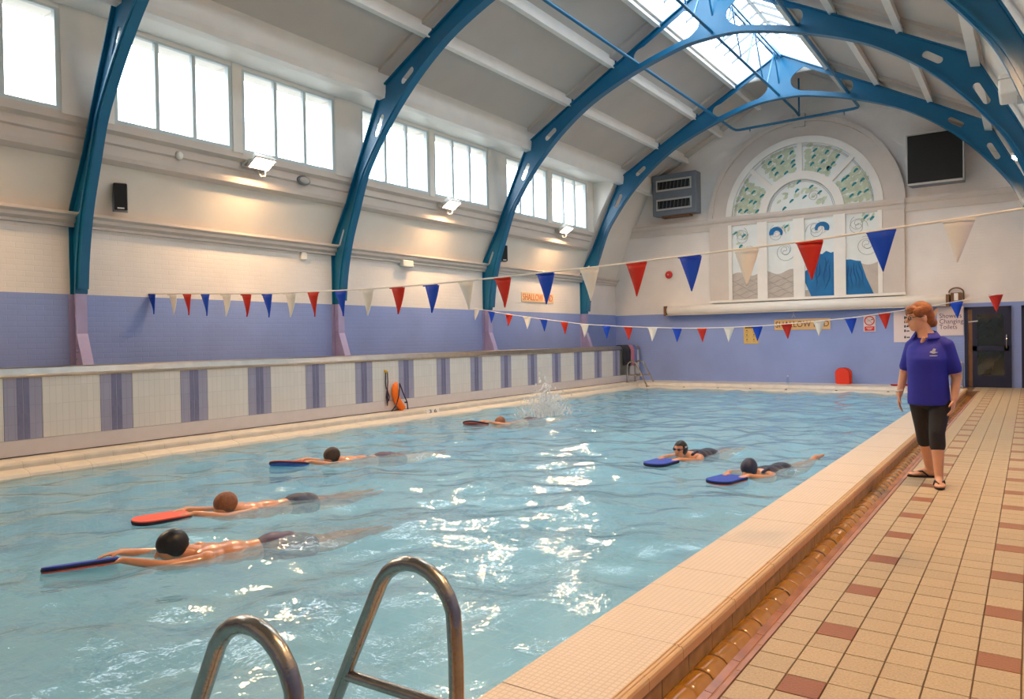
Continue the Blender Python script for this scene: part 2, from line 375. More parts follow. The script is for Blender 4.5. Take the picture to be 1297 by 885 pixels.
def slot(c, z, L, w, ang, n=8):
    ca, sa = math.cos(ang), math.sin(ang); pts = []
    for e, a0 in ((1, -PI / 2), (-1, PI / 2)):
        for k in range(n + 1):
            a = a0 + PI * k / n
            x = e * (L / 2 - w / 2) + math.cos(a) * w / 2; y = math.sin(a) * w / 2
            pts.append((c + ca * x - sa * y, z + sa * x + ca * y))
    return pts
def teardrop():
    top = [(c, zch(c) - 0.11) for c in (0.62, 0.9, 1.2, 1.5)]
    bot = [(c, zinn(c) + 0.11) for c in (1.55, 1.2, 0.9, 0.62)]
    cm, zm = 1.6, (zch(1.6) - 0.11 + zinn(1.6) + 0.11) / 2; r = (zch(1.55) - 0.11 - zinn(1.55) - 0.11) / 2
    end = [(1.58 + r * math.sin(a), zm + 0.02 + r * math.cos(a)) for a in [PI * k / 8 for k in range(1, 8)]]
    zt, zb = top[0][1] + 0.02, bot[-1][1] - 0.02; zc_ = (zt + zb) / 2; h = (zt - zb) / 2
    plate = [(0.28 + 0.34 * (abs(math.sin(a)) ** 2.2), zc_ + h * math.sin(a)) for a in [-PI / 2 + PI * k / 12 for k in range(1, 12)]]
    return top + end + bot + plate
def web_mesh():
    poly = [(-c, z) for c, z in OUT] + [(c, z) for c, z in reversed(OUT[:-1])] + [(c, z) for c, z in reversed(INN)] + [(-c, z) for c, z in INN[1:]]
    # order: left base outer -> apex -> right base outer -> right base inner -> crown -> left base inner
    holes = []
    for s in (-1, 1):
        for h in (teardrop(), slot(3.85, 6.09, 0.36, 0.12, R(-36)), slot(4.56, 5.33, 0.42, 0.11, R(-63)), slot(5.62, 3.38, 0.34, 0.07, R(-66))):
            holes.append([(s * c, z) for c, z in h])
    return MB().prism(poly, 'y', -0.0125, 0.0125, holes)
def ribbon(P, w, t):
    """flange of width w (along y) and thickness t along polyline P in xz"""
    m = MB(); n_ = len(P); v = []
    for i, p in enumerate(P):
        a = Vector(P[max(i - 1, 0)]); b = Vector(P[min(i + 1, n_ - 1)]); d = (b - a).normalized(); nn = Vector((-d.y, d.x))
        for off in (-t / 2, t / 2):
            q = Vector(p) + nn * off
            v.append((q.x, -w / 2, q.y)); v.append((q.x, w / 2, q.y))
    f = []
    for i in range(n_ - 1):
        k = 4 * i; f += [(k, k + 1, k + 5, k + 4), (k + 2, k + 6, k + 7, k + 3), (k, k + 4, k + 6, k + 2), (k + 1, k + 3, k + 7, k + 5)]
    f += [(0, 2, 3, 1), (4 * n_ - 4, 4 * n_ - 3, 4 * n_ - 1, 4 * n_ - 2)]
    return m.add(v, f)
ALAB = ['teal steel roof arch footed beside the black wall speaker under the large clerestory windows',
        'teal steel roof arch rising between the oval bulkhead lamp and small white emergency light',
        'teal steel roof arch in front of the skylight, beside the second black speaker',
        'teal steel roof arch closest to the arched mural window, beside the shallow end sign']
wm = web_mesh().build('web', M['teal'])
def arch():
    a = empty('roof_arch', (C0, 0, 0))
    wm.parent = a
    full = [(-c, z) for c, z in reversed(INN)] + [(c, z) for c, z in INN[1:]]
    ribbon(full, 0.17, 0.035).build('inner_flange', M['teal'], a)
    ribbon([(c, z + 0.07 if False else z) for c, z in [(x * (1 - 0.012), zz + 0.065) for x, zz in full]], 0.12, 0.075).build('inner_bead', M['teal'], a)
    for s in (-1, 1):
        ribbon([(s * c, z) for c, z in OUT], 0.13, 0.022).build('outer_flange', M['teal'], a)
        lg = MB().box(*sorted((s * 5.84, s * 5.69)), -0.012, 0.012, 0.03, 2.11).box(*sorted((s * 5.86, s * 5.84)), -0.09, 0.09, 0.03, 2.11)
        lg.add([(s * 5.69, -0.012, 1.55), (s * 5.69, 0.012, 1.55), (s * 5.45, -0.012, 0.9), (s * 5.45, 0.012, 0.9), (s * 5.69, -0.012, 0.9), (s * 5.69, 0.012, 0.9)], [(0, 2, 4), (1, 5, 3), (0, 1, 3, 2), (2, 3, 5, 4), (0, 4, 5, 1)])
        l = lg.build('leg', M['lavsteel'], a)
        ribbon([(s * 5.68, 2.11), (s * 5.68, 1.55), (s * 5.44, 0.9), (s * 5.44, 0.03)], 0.15, 0.025).build('leg_flange', M['lavsteel'], l)
        for k in range(9):
            MB().lathe([(0.014, -0.03), (0.014, -0.018), (0.008, -0.014)], 8, (s * (5.80 - 0.03 * (k % 2)), 0, 2.0 - 0.1 * k), 'y').build('bolt', M['lavsteel'], l)
        for c in (4.47, 3.35, 2.25, 1.16):
            z = zch(c)
            MB().prism([(s * (c + 0.07), z), (s * (c - 0.10), z + 0.03), (s * (c - 0.045), z + 0.24), (s * (c + 0.02), z + 0.24)], 'y', 0.05, 0.09).build('cleat', M['teal'], a)
    return a
A0 = arch(); tag(A0, ALAB[0], 'arch', 'teal roof arches'); A0.location.y = ARCH_Y[0]
for k in (1, 2, 3):
    a = copy_tree(A0); a.location.y = ARCH_Y[k]; a['label'] = ALAB[k]

# ---- ridge truss and suspended pipe loop
t = tag(empty('ridge_truss', (C0, 5.13, 7.42)), 'teal ridge girder with zigzag struts running under the skylight', 'girder')
for x in (-0.05, 0.05): MB().box(x - 0.02, x + 0.02, 0, 14.5, 0.98, 1.06).build('ridge_beam', M['teal'], t)
MB().tube([(0, 0, 0.04), (0, 15.9, 0.04), (0.05, 16.2, -0.06)], 0.032).build('lower_chord', M['teal'], t)
MB().box(0.03, 0.07, 16.18, 16.22, -0.08, 0.95).build('hanger', M['teal'], t)
for y in [1.2 + 1.6 * i for i in range(9)]:
    for d in (-0.62, 0.62): MB().beam((0, y, 1.0), (0, y + d, 0.05), 0.03, 0.03).build('strut', M['teal'], t)
MB().tube([(C0 - 1.62, 0.5, 7.22), (C0 - 1.62, 20.85, 7.18), (C0 - 1.58, 20.98, 7.17), (C0 - 1.48, 21.03, 7.17), (C0 + 1.48, 21.03, 7.2), (C0 + 1.58, 20.98, 7.2), (C0 + 1.62, 20.85, 7.2), (C0 + 1.62, 0.5, 7.24)], 0.035).build('suspended_pipe', M['teal'])
tag(bpy.data.objects['suspended_pipe'], 'long teal pipe loop hung below the roof arches, turning at the end wall', 'pipe')
sp_o = bpy.data.objects['suspended_pipe']
for x, y in ((C0 - 1.2, 21.03), (C0 + 1.25, 21.03)):
    MB().box(x - 0.012, x + 0.012, y - 0.012, y + 0.012, 7.08, 7.18).build('nozzle', M['teal'], sp_o)

# ---- floor: slab, tiles, gutter, coping
M['grout'] = mat('brown_grout', lin(120, 92, 66), 0.8)
def tile_mat(name, col, sp_amt=0.1):
    m = mat(name, col, 0.42, bump=0.25, bscale=120); nt = m.node_tree; b = nt.nodes['Principled BSDF']
    oi = nt.nodes.new('ShaderNodeObjectInfo'); tc = nt.nodes.new('ShaderNodeTexCoord'); no = nt.nodes.new('ShaderNodeTexNoise'); no.inputs['Scale'].default_value = 95; no.inputs['Detail'].default_value = 2
    ge = nt.nodes.new('ShaderNodeNewGeometry'); nt.links.new(ge.outputs['Position'], no.inputs['Vector'])
    n3 = nt.nodes.new('ShaderNodeTexNoise'); n3.inputs['Scale'].default_value = 1.7; n3.inputs['Detail'].default_value = 4; nt.links.new(ge.outputs['Position'], n3.inputs['Vector'])
    a = nt.nodes.new('ShaderNodeMath'); a.operation = 'MULTIPLY_ADD'; a.inputs[1].default_value = sp_amt * 2; a.inputs[2].default_value = 1 - sp_amt; nt.links.new(no.outputs['Fac'], a.inputs[0])
    c = nt.nodes.new('ShaderNodeMath'); c.operation = 'MULTIPLY_ADD'; c.inputs[1].default_value = 0.09; c.inputs[2].default_value = 0.955; nt.links.new(oi.outputs['Random'], c.inputs[0])
    d = nt.nodes.new('ShaderNodeMath'); d.operation = 'MULTIPLY_ADD'; d.inputs[1].default_value = 0.2; d.inputs[2].default_value = 0.9; nt.links.new(n3.outputs['Fac'], d.inputs[0])
    e = nt.nodes.new('ShaderNodeMath'); e.operation = 'MULTIPLY'; nt.links.new(a.outputs[0], e.inputs[0]); nt.links.new(c.outputs[0], e.inputs[1])
    g = nt.nodes.new('ShaderNodeMath'); g.operation = 'MULTIPLY'; nt.links.new(e.outputs[0], g.inputs[0]); nt.links.new(d.outputs[0], g.inputs[1])
    mx = nt.nodes.new('ShaderNodeMix'); mx.data_type = 'RGBA'; mx.blend_type = 'MULTIPLY'; mx.inputs[0].default_value = 1; mx.inputs[6].default_value = col
    nt.links.new(g.outputs[0], mx.inputs[7]); nt.links.new(mx.outputs[2], b.inputs['Base Color']); return m
M['tile'] = tile_mat('cream_floor_tile', lin(190, 168, 132), 0.34); M['tileb'] = tile_mat('terracotta_floor_tile', lin(152, 94, 60), 0.14)
floor = struct(MB().box(-0.98, XR, YB, YF, -0.3, -0.010).box(-1.75, -0.98, 20.3, YF, -0.3, -0.010).box(-1.30, -0.98, YB, 20.3, -0.4, -0.14)
               .box(XL, -10.2, YB, YF, -0.3, ZC - 0.002).build('floor', M['grout']))
PX, PY = 0.1558, 0.16363
tmesh = {}
for nm in ('tile', 'tileb'):
    tmesh[nm] = MB().bbox(0.0028, PX - 0.0028, 0.0028, PY - 0.0028, -0.012, 0, 0.0018).mesh('floor_tile', M[nm])
rest = {'tile': MB(), 'tileb': MB()}
for k in range(-42, 116):
    for c in range(-1, 11):
        x, y = -0.973 + c * PX, 2.908 + k * PY
        if c == -1 and k < 107: continue
        if y + PY > YF: continue
        nm = 'tileb' if (c in (1, 5, 9) and k % 4 == 0) else 'tile'
        if -5 <= k < 45 and 0 <= c < 6:
            o = place('floor_tile', tmesh[nm], floor, (x, y, random.uniform(-0.0006, 0.0006)))
        else:
            rest[nm].box(x + 0.003, min(x + PX - 0.003, XR), y + 0.003, y + PY - 0.003, -0.012, 0)
for nm in rest: rest[nm].build('floor_tile_field', M[nm], floor, fix=False)['kind'] = 'stuff'

def xz_sweep(prof, L, gap=0.003):
    """profile (x,z) swept along y for one piece of length L"""
    return MB().prism(prof, 'y', gap / 2, L - gap / 2)
M['coping'] = grid_mat('ribbed_cream_coping', lin(232, 214, 192), lin(218, 198, 174), 0.0272, 0.0272, 0.0032, 'xy', 0.45, 0.6, 0.02)
M['copsm'] = mat('glazed_cream_coping', lin(208, 201, 188), 0.35, var=0.06, vscale=5)
M['riser'] = mat('dark_riser_tile', lin(172, 150, 112), 0.45, var=0.2, vscale=12)
M['amber'] = mat('amber_glazed_channel', lin(164, 112, 6), 0.22, var=0.2, vscale=7, coat=0.4)
M['nose'] = mat('ochre_grooved_nosing', lin(220, 186, 140), 0.45, var=0.05)
M['pinkedge'] = mat('brown_pink_channel_edge', lin(176, 126, 100), 0.35, var=0.12, vscale=10)
tr = struct(empty('trim_1', (0, 0, 0)))
slab = xz_sweep([(-1.712, -0.02), (-1.714, 0.012), (-1.70, ZC), (-1.285, ZC), (-1.285, -0.03), (-1.69, -0.06)], 0.348).mesh('coping_slab', M['coping'])
nose = xz_sweep([(-1.285, ZC), (-1.277, ZC + 0.002), (-1.275, ZC - 0.004), (-1.269, ZC - 0.004), (-1.267, ZC + 0.001), (-1.260, ZC), (-1.258, ZC - 0.006), (-1.251, ZC - 0.007), (-1.249, ZC - 0.003), (-1.242, ZC - 0.008), (-1.238, ZC - 0.02), (-1.238, -0.028), (-1.285, -0.03)], 0.348).mesh('nosing', M['nose'])
ris = xz_sweep([(-1.268, -0.030), (-1.244, -0.030), (-1.243, -0.12), (-1.268, -0.12)], 0.29, 0.006).mesh('riser_tile', M['riser'])
# gutter channel tile: pillow-shaped amber block beside a shallow channel
def gutter_piece(L):
    m = MB(); prof = [(-1.245, -0.115), (-1.235, -0.100), (-1.21, -0.092), (-1.18, -0.094), (-1.155, -0.104), (-1.14, -0.122), (-1.12, -0.128)]
    ys = [0.002, 0.012, 0.03, L / 2, L - 0.03, L - 0.012, L - 0.002]; v = []
    for y in ys:
        e = min(y, L - y); dz = -0.006 * max(0, 1 - e / 0.022) ** 2
        for i, (x, z) in enumerate(prof): v.append((x, y, z + dz))
    k = len(prof); f = [(i * k + j, i * k + j + 1, (i + 1) * k + j + 1, (i + 1) * k + j) for i in range(len(ys) - 1) for j in range(k - 1)]
    return m.add(v, f, True)
gm = gutter_piece(0.18).mesh('gutter_tile', M['amber'])
M['chan'] = mat('wet_brown_channel', lin(168, 108, 66), 0.25, var=0.25, vscale=6)
chan = xz_sweep([(-1.135, -0.121), (-1.10, -0.124), (-1.06, -0.108), (-1.025, -0.07), (-1.02, -0.08), (-1.06, -0.13), (-1.135, -0.135)], 0.36, 0.004).mesh('channel_tile', M['chan'])
edge = xz_sweep([(-1.03, -0.075), (-1.012, -0.012), (-1.0, -0.002), (-0.978, -0.001), (-0.978, -0.03), (-1.02, -0.09)], 0.3, 0.003).mesh('channel_edge_tile', M['pinkedge'])
y = 2.687 - 15 * 0.348
while y < 20.6:
    place('coping_slab', slab, tr, (0, y, random.uniform(-.001, .001))); place('coping_nosing', nose, tr, (0, y, random.uniform(-.001, .001))); y += 0.348
y = -2.4
while y < 20.2: place('riser_tile', ris, tr, (0, y, 0)); y += 0.29
MB().box(-1.69, -1.262, -2.6, 20.3, -0.4, -0.05).build('coping_bed', M['grout'], tr)
y = -2.4; y += 0.0
y = 3.306 - 30 * 0.18
while y < 20.15: place('gutter_tile', gm, tr, (random.uniform(-.003, .003), y, random.uniform(-.004, .002))); y += 0.18
y = -2.4
while y < 20.0: place('channel_tile', chan, tr, (0, y, 0)); y += 0.36
y = -2.4
while y < 20.1: place('channel_edge_tile', edge, tr, (0, y, 0)); y += 0.3
# poolside coping along the divider and along the far wall
tl = struct(empty('trim_2')); 
lp = [(-10.2, ZC), (-9.79, ZC), (-9.765, ZC - 0.008), (-9.755, ZC - 0.03), (-9.75, -0.045), (-9.70, -0.055), (-9.63, -0.065), (-9.58, -0.09), (-9.56, -0.125), (-9.57, -0.2), (-10.2, -0.2)]
lm = xz_sweep(lp, 0.35).mesh('coping_slab', M['copsm'])
y = -2.4
while y < 20.6: place('coping_slab', lm, tl, (0, y, random.uniform(-.002, .002))); y += 0.35
tf = struct(empty('trim_3'))
fm = MB().prism([(YF, ZC), (20.80, ZC), (20.76, ZC - 0.01), (20.74, ZC - 0.03), (20.70, -0.05), (20.55, -0.06), (20.40, -0.08), (20.36, -0.12), (20.36, -0.2), (YF, -0.2)], 'x', 0.0015, 0.3985).mesh('coping_slab', M['copsm'])
x = -10.2
while x < -1.75: place('coping_slab', fm, tf, (x, 0, random.uniform(-.002, .002))); x += 0.4
for xx in (-9.3, -8.2, -7.2, -6.3, -5.35, -4.1, -2.9):
    MB().lathe([(0.03, 0), (0.03, 0.012), (0.012, 0.014)], 10, (xx, 20.42, -0.075), 'z').build('drain_hole', M['black'], tf)

# ---- pool basin and water
M['pool'] = grid_mat('pale_blue_pool_tile', lin(150, 224, 252), lin(178, 232, 252), 0.15, 0.15, 0.006, 'xy', 0.3, 0.2, 0.06)
M['poolw'] = grid_mat('pale_blue_pool_wall_tile', lin(150, 224, 252), lin(178, 232, 252), 0.15, 0.15, 0.006, 'yz', 0.3, 0.2, 0.06)
struct(MB().box(-9.7, -1.6, -2.7, 20.5, -1.3, -0.95).build('floor_pool', M['pool']))
struct(MB().box(-9.8, -9.58, -2.7, 20.6, -1.2, -0.14).build('wall_pool_left', M['poolw']))
struct(MB().box(-1.70, -1.5, -2.7, 20.6, -1.2, -0.03).build('wall_pool_right', M['poolw']))
struct(MB().box(-9.8, -1.5, 20.38, 20.6, -1.2, -0.14).build('wall_pool_far', M['poolw']))
struct(MB().box(-10.3, 0.65, -4, -2.6, -1.2, 0.0).build('wall_pool_near', M['copsm']))

def water():
    m = bpy.data.materials.new('clear_pool_water'); m.use_nodes = True; nt = m.node_tree; nt.nodes.remove(nt.nodes['Principled BSDF'])
    tr_ = nt.nodes.new('ShaderNodeBsdfTransparent'); tr_.inputs[0].default_value = (0.88, 0.97, 1.0, 1)
    rf = nt.nodes.new('ShaderNodeBsdfRefraction'); rf.inputs['Color'].default_value = (0.88, 0.97, 1.0, 1); rf.inputs['IOR'].default_value = 1.2; rf.inputs['Roughness'].default_value = 0.0
    gl = nt.nodes.new('ShaderNodeBsdfGlossy'); gl.inputs['Roughness'].default_value = 0.03
    ge = nt.nodes.new('ShaderNodeNewGeometry'); mp = nt.nodes.new('ShaderNodeMapping'); mp.inputs['Scale'].default_value = (1.0, 1.0, 1.0)
    nt.links.new(ge.outputs['Position'], mp.inputs[0])
    n1 = nt.nodes.new('ShaderNodeTexNoise'); n1.inputs['Scale'].default_value = 5.5; n1.inputs['Detail'].default_value = 4; nt.links.new(mp.outputs[0], n1.inputs['Vector'])
    bp = nt.nodes.new('ShaderNodeBump'); bp.inputs['Strength'].default_value = 0.5; bp.inputs['Distance'].default_value = 0.036; nt.links.new(n1.outputs['Fac'], bp.inputs['Height'])
    fr = schlick(nt, 0.025, bp.outputs[0])
    for q in (rf, gl): nt.links.new(bp.outputs[0], q.inputs['Normal'])
    m1 = nt.nodes.new('ShaderNodeMixShader'); m1.inputs[0].default_value = 0.3; nt.links.new(tr_.outputs[0], m1.inputs[1]); nt.links.new(rf.outputs[0], m1.inputs[2])
    # a little light scatters back from the body of the water
    df = nt.nodes.new('ShaderNodeBsdfDiffuse'); df.inputs['Color'].default_value = (0.56, 0.84, 0.98, 1); nt.links.new(bp.outputs[0], df.inputs['Normal'])
    m3 = nt.nodes.new('ShaderNodeMixShader'); m3.inputs[0].default_value = 0.26; nt.links.new(m1.outputs[0], m3.inputs[1]); nt.links.new(df.outputs[0], m3.inputs[2])
    m2 = nt.nodes.new('ShaderNodeMixShader'); nt.links.new(fr.outputs[0], m2.inputs[0]); nt.links.new(m3.outputs[0], m2.inputs[1]); nt.links.new(gl.outputs[0], m2.inputs[2])
    nt.links.new(m2.outputs[0], nt.nodes['Material Output'].inputs[0]); return m
M['water'] = water()
waves = []
rw = random.Random(3)
for i in range(26):
    lam = 0.28 * (1.16 ** i) if i < 14 else rw.uniform(0.3, 1.2)
    a = rw.uniform(0, 2 * PI); waves.append((2 * PI / lam * math.cos(a), 2 * PI / lam * math.sin(a), rw.uniform(0, 6.28), 0.0052 * lam ** 0.8))
def wz(x, y):
    z = 0.0
    for kx, ky, ph, am in waves: z += am * math.sin(kx * x + ky * y + ph)
    return z
nx, ny = 132, 380; X0, X1, Yw0, Yw1 = -9.575, -1.703, -2.595, 20.375
vv = []; ff = []
for j in range(ny + 1):
    yy = Yw0 + (Yw1 - Yw0) * j / ny
    for i in range(nx + 1):
        xx = X0 + (X1 - X0) * i / nx; vv.append((xx, yy, ZW + wz(xx, yy)))
for j in range(ny):
    for i in range(nx):
        a = j * (nx + 1) + i; ff.append((a, a + 1, a + nx + 2, a + nx + 1))
wo = MB().add(vv, ff, True).build('pool_water', M['water'], fix=False)
tag(wo, 'rippling clear pale blue water filling the swimming pool', 'water', kind='stuff')

# ---- tiled divider between the pool and the side walkway
M['dwhite'] = grid_mat('white_glazed_wall_tile', lin(226, 222, 216), lin(214, 210, 203), 0.0765, 0.228, 0.004, 'yz', 0.25, 0.4, 0.03, 0.0, (0.008, 0.20))
M['dpur'] = grid_mat('lilac_glazed_wall_tile', lin(160, 160, 184), lin(146, 146, 170), 0.0765, 0.228, 0.003, 'yz', 0.25, 0.4, 0.05, 0.0, (0.04, 0.20))
M['dpurd'] = mat('dark_lilac_strip_tile', lin(120, 120, 150), 0.25, var=0.1, vscale=8)
M['dbase'] = mat('pale_pink_grey_skirting', lin(214, 206, 204), 0.4, var=0.03)
dv = struct(MB().box(-10.34, -10.208, -3.0, 21.72, -0.1, 1.02).build('wall_divider', M['grout']))
MB().prism([(-10.21, 0.042), (-10.19, 0.042), (-10.19, 0.232), (-10.196, 0.237), (-10.21, 0.237)], 'y', -3.0, 21.73).build('skirting', M['dbase'], dv)
ST = [(3.824 + 1.128 * k) * 1.015 for k in range(-3, 15)]; SWD = 0.431
wp = MB().bbox(-10.212, -10.196, 0.002, 1.128 * 1.015 - SWD - 0.002, 0.24, 1.02, 0.003).mesh('white_tile_panel', M['dwhite'])
pp = MB().bbox(-10.212, -10.195, 0.002, SWD - 0.002, 0.24, 1.02, 0.003).mesh('lilac_tile_stripe', M['dpur'])
dp = MB().bbox(-10.2, -10.192, 0, 0.066, 0.245, 1.015, 0.002).mesh('dark_tile_strip', M['dpurd'])
for y in ST:
    if y + SWD < 21.3:
        q = place('lilac_tile_stripe', pp, dv, (0, y, 0))
        for d in (0.145, 0.219): place('dark_tile_strip', dp, q, (0, d, 0))
    if y + SWD + 0.71 < 21.35: place('white_tile_panel', wp, dv, (0, y + SWD, 0))
MB().bbox(-10.212, -10.196, ST[-1] + SWD + 0.002, 21.71, 0.24, 1.02, 0.003).build('white_tile_panel', M['dwhite'], dv)
MB().prism([(-10.36, 1.00), (-10.18, 1.00), (-10.165, 1.02), (-10.17, 1.04), (-10.22, 1.115), (-10.25, 1.13), (-10.34, 1.13), (-10.37, 1.10), (-10.37, 1.02)], 'y', -3.0, 21.74).build('steel_capping', M['brushed'], dv)
# ================================================================ FIXTURES
# ---- halogen floodlights on both sill mouldings
M['lamp'] = emit_mat('lit_halogen_glass', LAMP_COL, LAMP_POWER)
def floodlight(loc, s, label):
    """s=-1: on the left wall, throws light to +x and down"""
    f = tag(empty('floodlight', loc), label, 'floodlight', 'halogen floodlights')
    if s > 0: f.rotation_euler = (0, 0, PI)
    hd = bpy.data.objects.new('housing', None)
    m = MB()
    # housing local: tapered tray pointing down-inward; built in a tilted frame
    T = Matrix.Translation((0.16, 0, 0)) @ Matrix.Rotation(R(-32), 4, 'Y')
    v = [(-.10, -.16, .11), (.10, -.16, .11), (.10, .16, .11), (-.10, .16, .11), (-.14, -.21, 0), (.14, -.21, 0), (.14, .21, 0), (-.14, .21, 0)]
    m.add([T @ Vector(p) for p in v], [(0, 1, 2, 3), (0, 4, 5, 1), (1, 5, 6, 2), (2, 6, 7, 3), (3, 7, 4, 0), (4, 7, 6, 5)])
    h = m.build('housing', M['whitep'], f)
    g = MB(); v = [(-.115, -.185, -.004), (.115, -.185, -.004), (.115, .185, -.004), (-.115, .185, -.004), (-.115, -.185, -.001), (.115, -.185, -.001), (.115, .185, -.001), (-.115, .185, -.001)]
    g.add([T @ Vector(p) for p in v], [(0, 3, 2, 1), (4, 5, 6, 7), (0, 1, 5, 4), (1, 2, 6, 5), (2, 3, 7, 6), (3, 0, 4, 7)]).build('lens', M['lamp'], h)
    r = MB(); 
    for a, b, c, d in ((-.14, -.115, -.21, .21), (.115, .14, -.21, .21), (-.115, .115, -.21, -.185), (-.115, .115, .185, .21)):
        q = [(a, c, -.014), (b, c, -.014), (b, d, -.014), (a, d, -.014), (a, c, 0), (b, c, 0), (b, d, 0), (a, d, 0)]
        r.add([T @ Vector(p) for p in q], [(0, 3, 2, 1), (4, 5, 6, 7), (0, 1, 5, 4), (1, 2, 6, 5), (2, 3, 7, 6), (3, 0, 4, 7)])
    r.build('rim', M['greyw'], h)
    MB().tube([(-0.03, -.22, -.02), (0.10, -.22, 0.03), (0.16, -.2, 0.04)], 0.012, 8).tube([(-0.03, .22, -.02), (0.10, .22, 0.03), (0.16, .2, 0.04)], 0.012, 8).box(-0.05, -0.02, -.24, .24, -.05, .01).build('bracket', M['greyw'], f)
    MB().tube([(-0.03, 0.05, -0.06), (0.0, 0.1, -0.17), (0.06, 0.14, -0.16), (0.12, 0.1, -0.02)], 0.008, 8).build('cable', M['whitep'], f)
    return f
LT = ['lit halogen floodlight between the large clerestory window pair by the black speaker', 'lit halogen floodlight with drooping cable under the middle clerestory windows', 'lit halogen floodlight above the shallow end sign on the side wall']
for k, y in enumerate((7.75, 12.62, 17.5)): floodlight((C0 - 5.27, y, 4.32), -1, LT[k])
RT = ['lit halogen floodlight on the boarded slope opposite the windows, first past the ladder', 'white backed floodlight on the boarded slope opposite the windows in front of the third arch', 'lit halogen floodlight on the boarded slope opposite the windows nearest the black speaker cabinet']
for k, y in ((0, 7.75), (2, 17.3)): floodlight((C0 + 5.20, y, 4.66), 1, RT[k])
hb = tag(empty('heater_box', (C0 + 5.02, 12.5, 4.72)), 'white metal heater box on the boarded slope in front of the third arch', 'heater')
MB().bbox(-0.16, 0.14, -0.32, 0.32, -0.13, 0.13, 0.03).build('case', M['whitep'], hb); MB().box(-0.165, 0.10, -0.325, 0.325, 0.06, 0.075).build('lid_seam', M['greyw'], hb); MB().box(0.05, 0.22, -0.1, 0.1, -0.2, -0.12).build('bracket', M['greyw'], hb)
floodlight((C0 - 5.27, 2.9, 4.32), -1, 'lit halogen floodlight under the first clerestory windows beside the deep end')
floodlight((C0 + 5.20, 2.9, 4.66), 1, 'lit halogen floodlight on the boarded slope opposite the windows above the near pool ladder')

# ---- small fixtures on the side wall
def speaker(loc, label):
    f = tag(empty('wall_speaker', loc, R(-25)), label, 'speaker', 'small black wall speakers')
    MB().prism([(-0.02, -0.1), (0.13, -0.075), (0.13, 0.075), (-0.02, 0.1)], 'z', -0.2, 0.2).build('cabinet', M['grey'], f)
    MB().bbox(0.13, 0.145, -0.085, 0.085, -0.19, 0.19, 0.006).build('grille', M['dark'], f)
    MB().box(0.1455, 0.147, -0.045, 0.045, -0.175, -0.155).build('badge', M['whitep'], f)
    MB().tube([(-0.1, 0, 0.05), (-0.02, 0, 0.0)], 0.02, 8).build('bracket', M['black'], f)
    return f
speaker((-10.86, 5.70, 3.52), 'small black speaker on the sloping panel near the first blue arch')
speaker((-10.83, 15.2, 3.52), 'small black speaker on the sloping panel beside the third blue arch')
o = tag(empty('bulkhead_lamp', (-10.555, 8.80, 4.25)), 'oval grey unlit bulkhead lamp on the sill moulding', 'lamp')
b = MB(); b.ell((0.0, 0, 0), (0.05, 0.15, 0.085)); b.build('body', M['grey'], o)
MB().ell((0.025, 0, 0), (0.045, 0.11, 0.06)).build('diffuser', M['greyw'], o)
o = tag(empty('smoke_sensor', (-10.56, 6.45, 4.24)), 'round white sensor on the sill moulding between lamp and arch', 'sensor')
MB().lathe([(0.06, 0), (0.06, 0.02), (0.045, 0.045), (0.02, 0.05)], 16, (0, 0, 0), 'x').build('cover', M['whitep'], o); MB().lathe([(0.068, -0.012), (0.068, 0.0)], 16, (0, 0, 0), 'x').build('base', M['greyw'], o)
o = tag(empty('junction_box', (-11.05, 9.15, 2.99)), 'small white junction box below the cornice near the second arch', 'box')
MB().bbox(0, 0.06, -0.06, 0.06, -0.08, 0.06, 0.01).build('cover', M['whitep'], o); MB().tube([(0.03, 0, 0.06), (0.03, 0, 0.14)], 0.012, 8).build('conduit', M['whitep'], o)
o = tag(empty('emergency_light', (-11.05, 11.87, 3.06)), 'white emergency light hanging below the cornice between two arches', 'lamp')
MB().bbox(0.02, 0.14, -0.16, 0.16, -0.09, 0.05, 0.015).build('housing', M['whitep'], o); MB().bbox(0.035, 0.13, -0.14, 0.14, -0.10, -0.088, 0.004).build('lens', M['greyw'], o); MB().box(0.0, 0.05, -0.03, 0.03, 0.03, 0.1).build('bracket', M['greyw'], o)

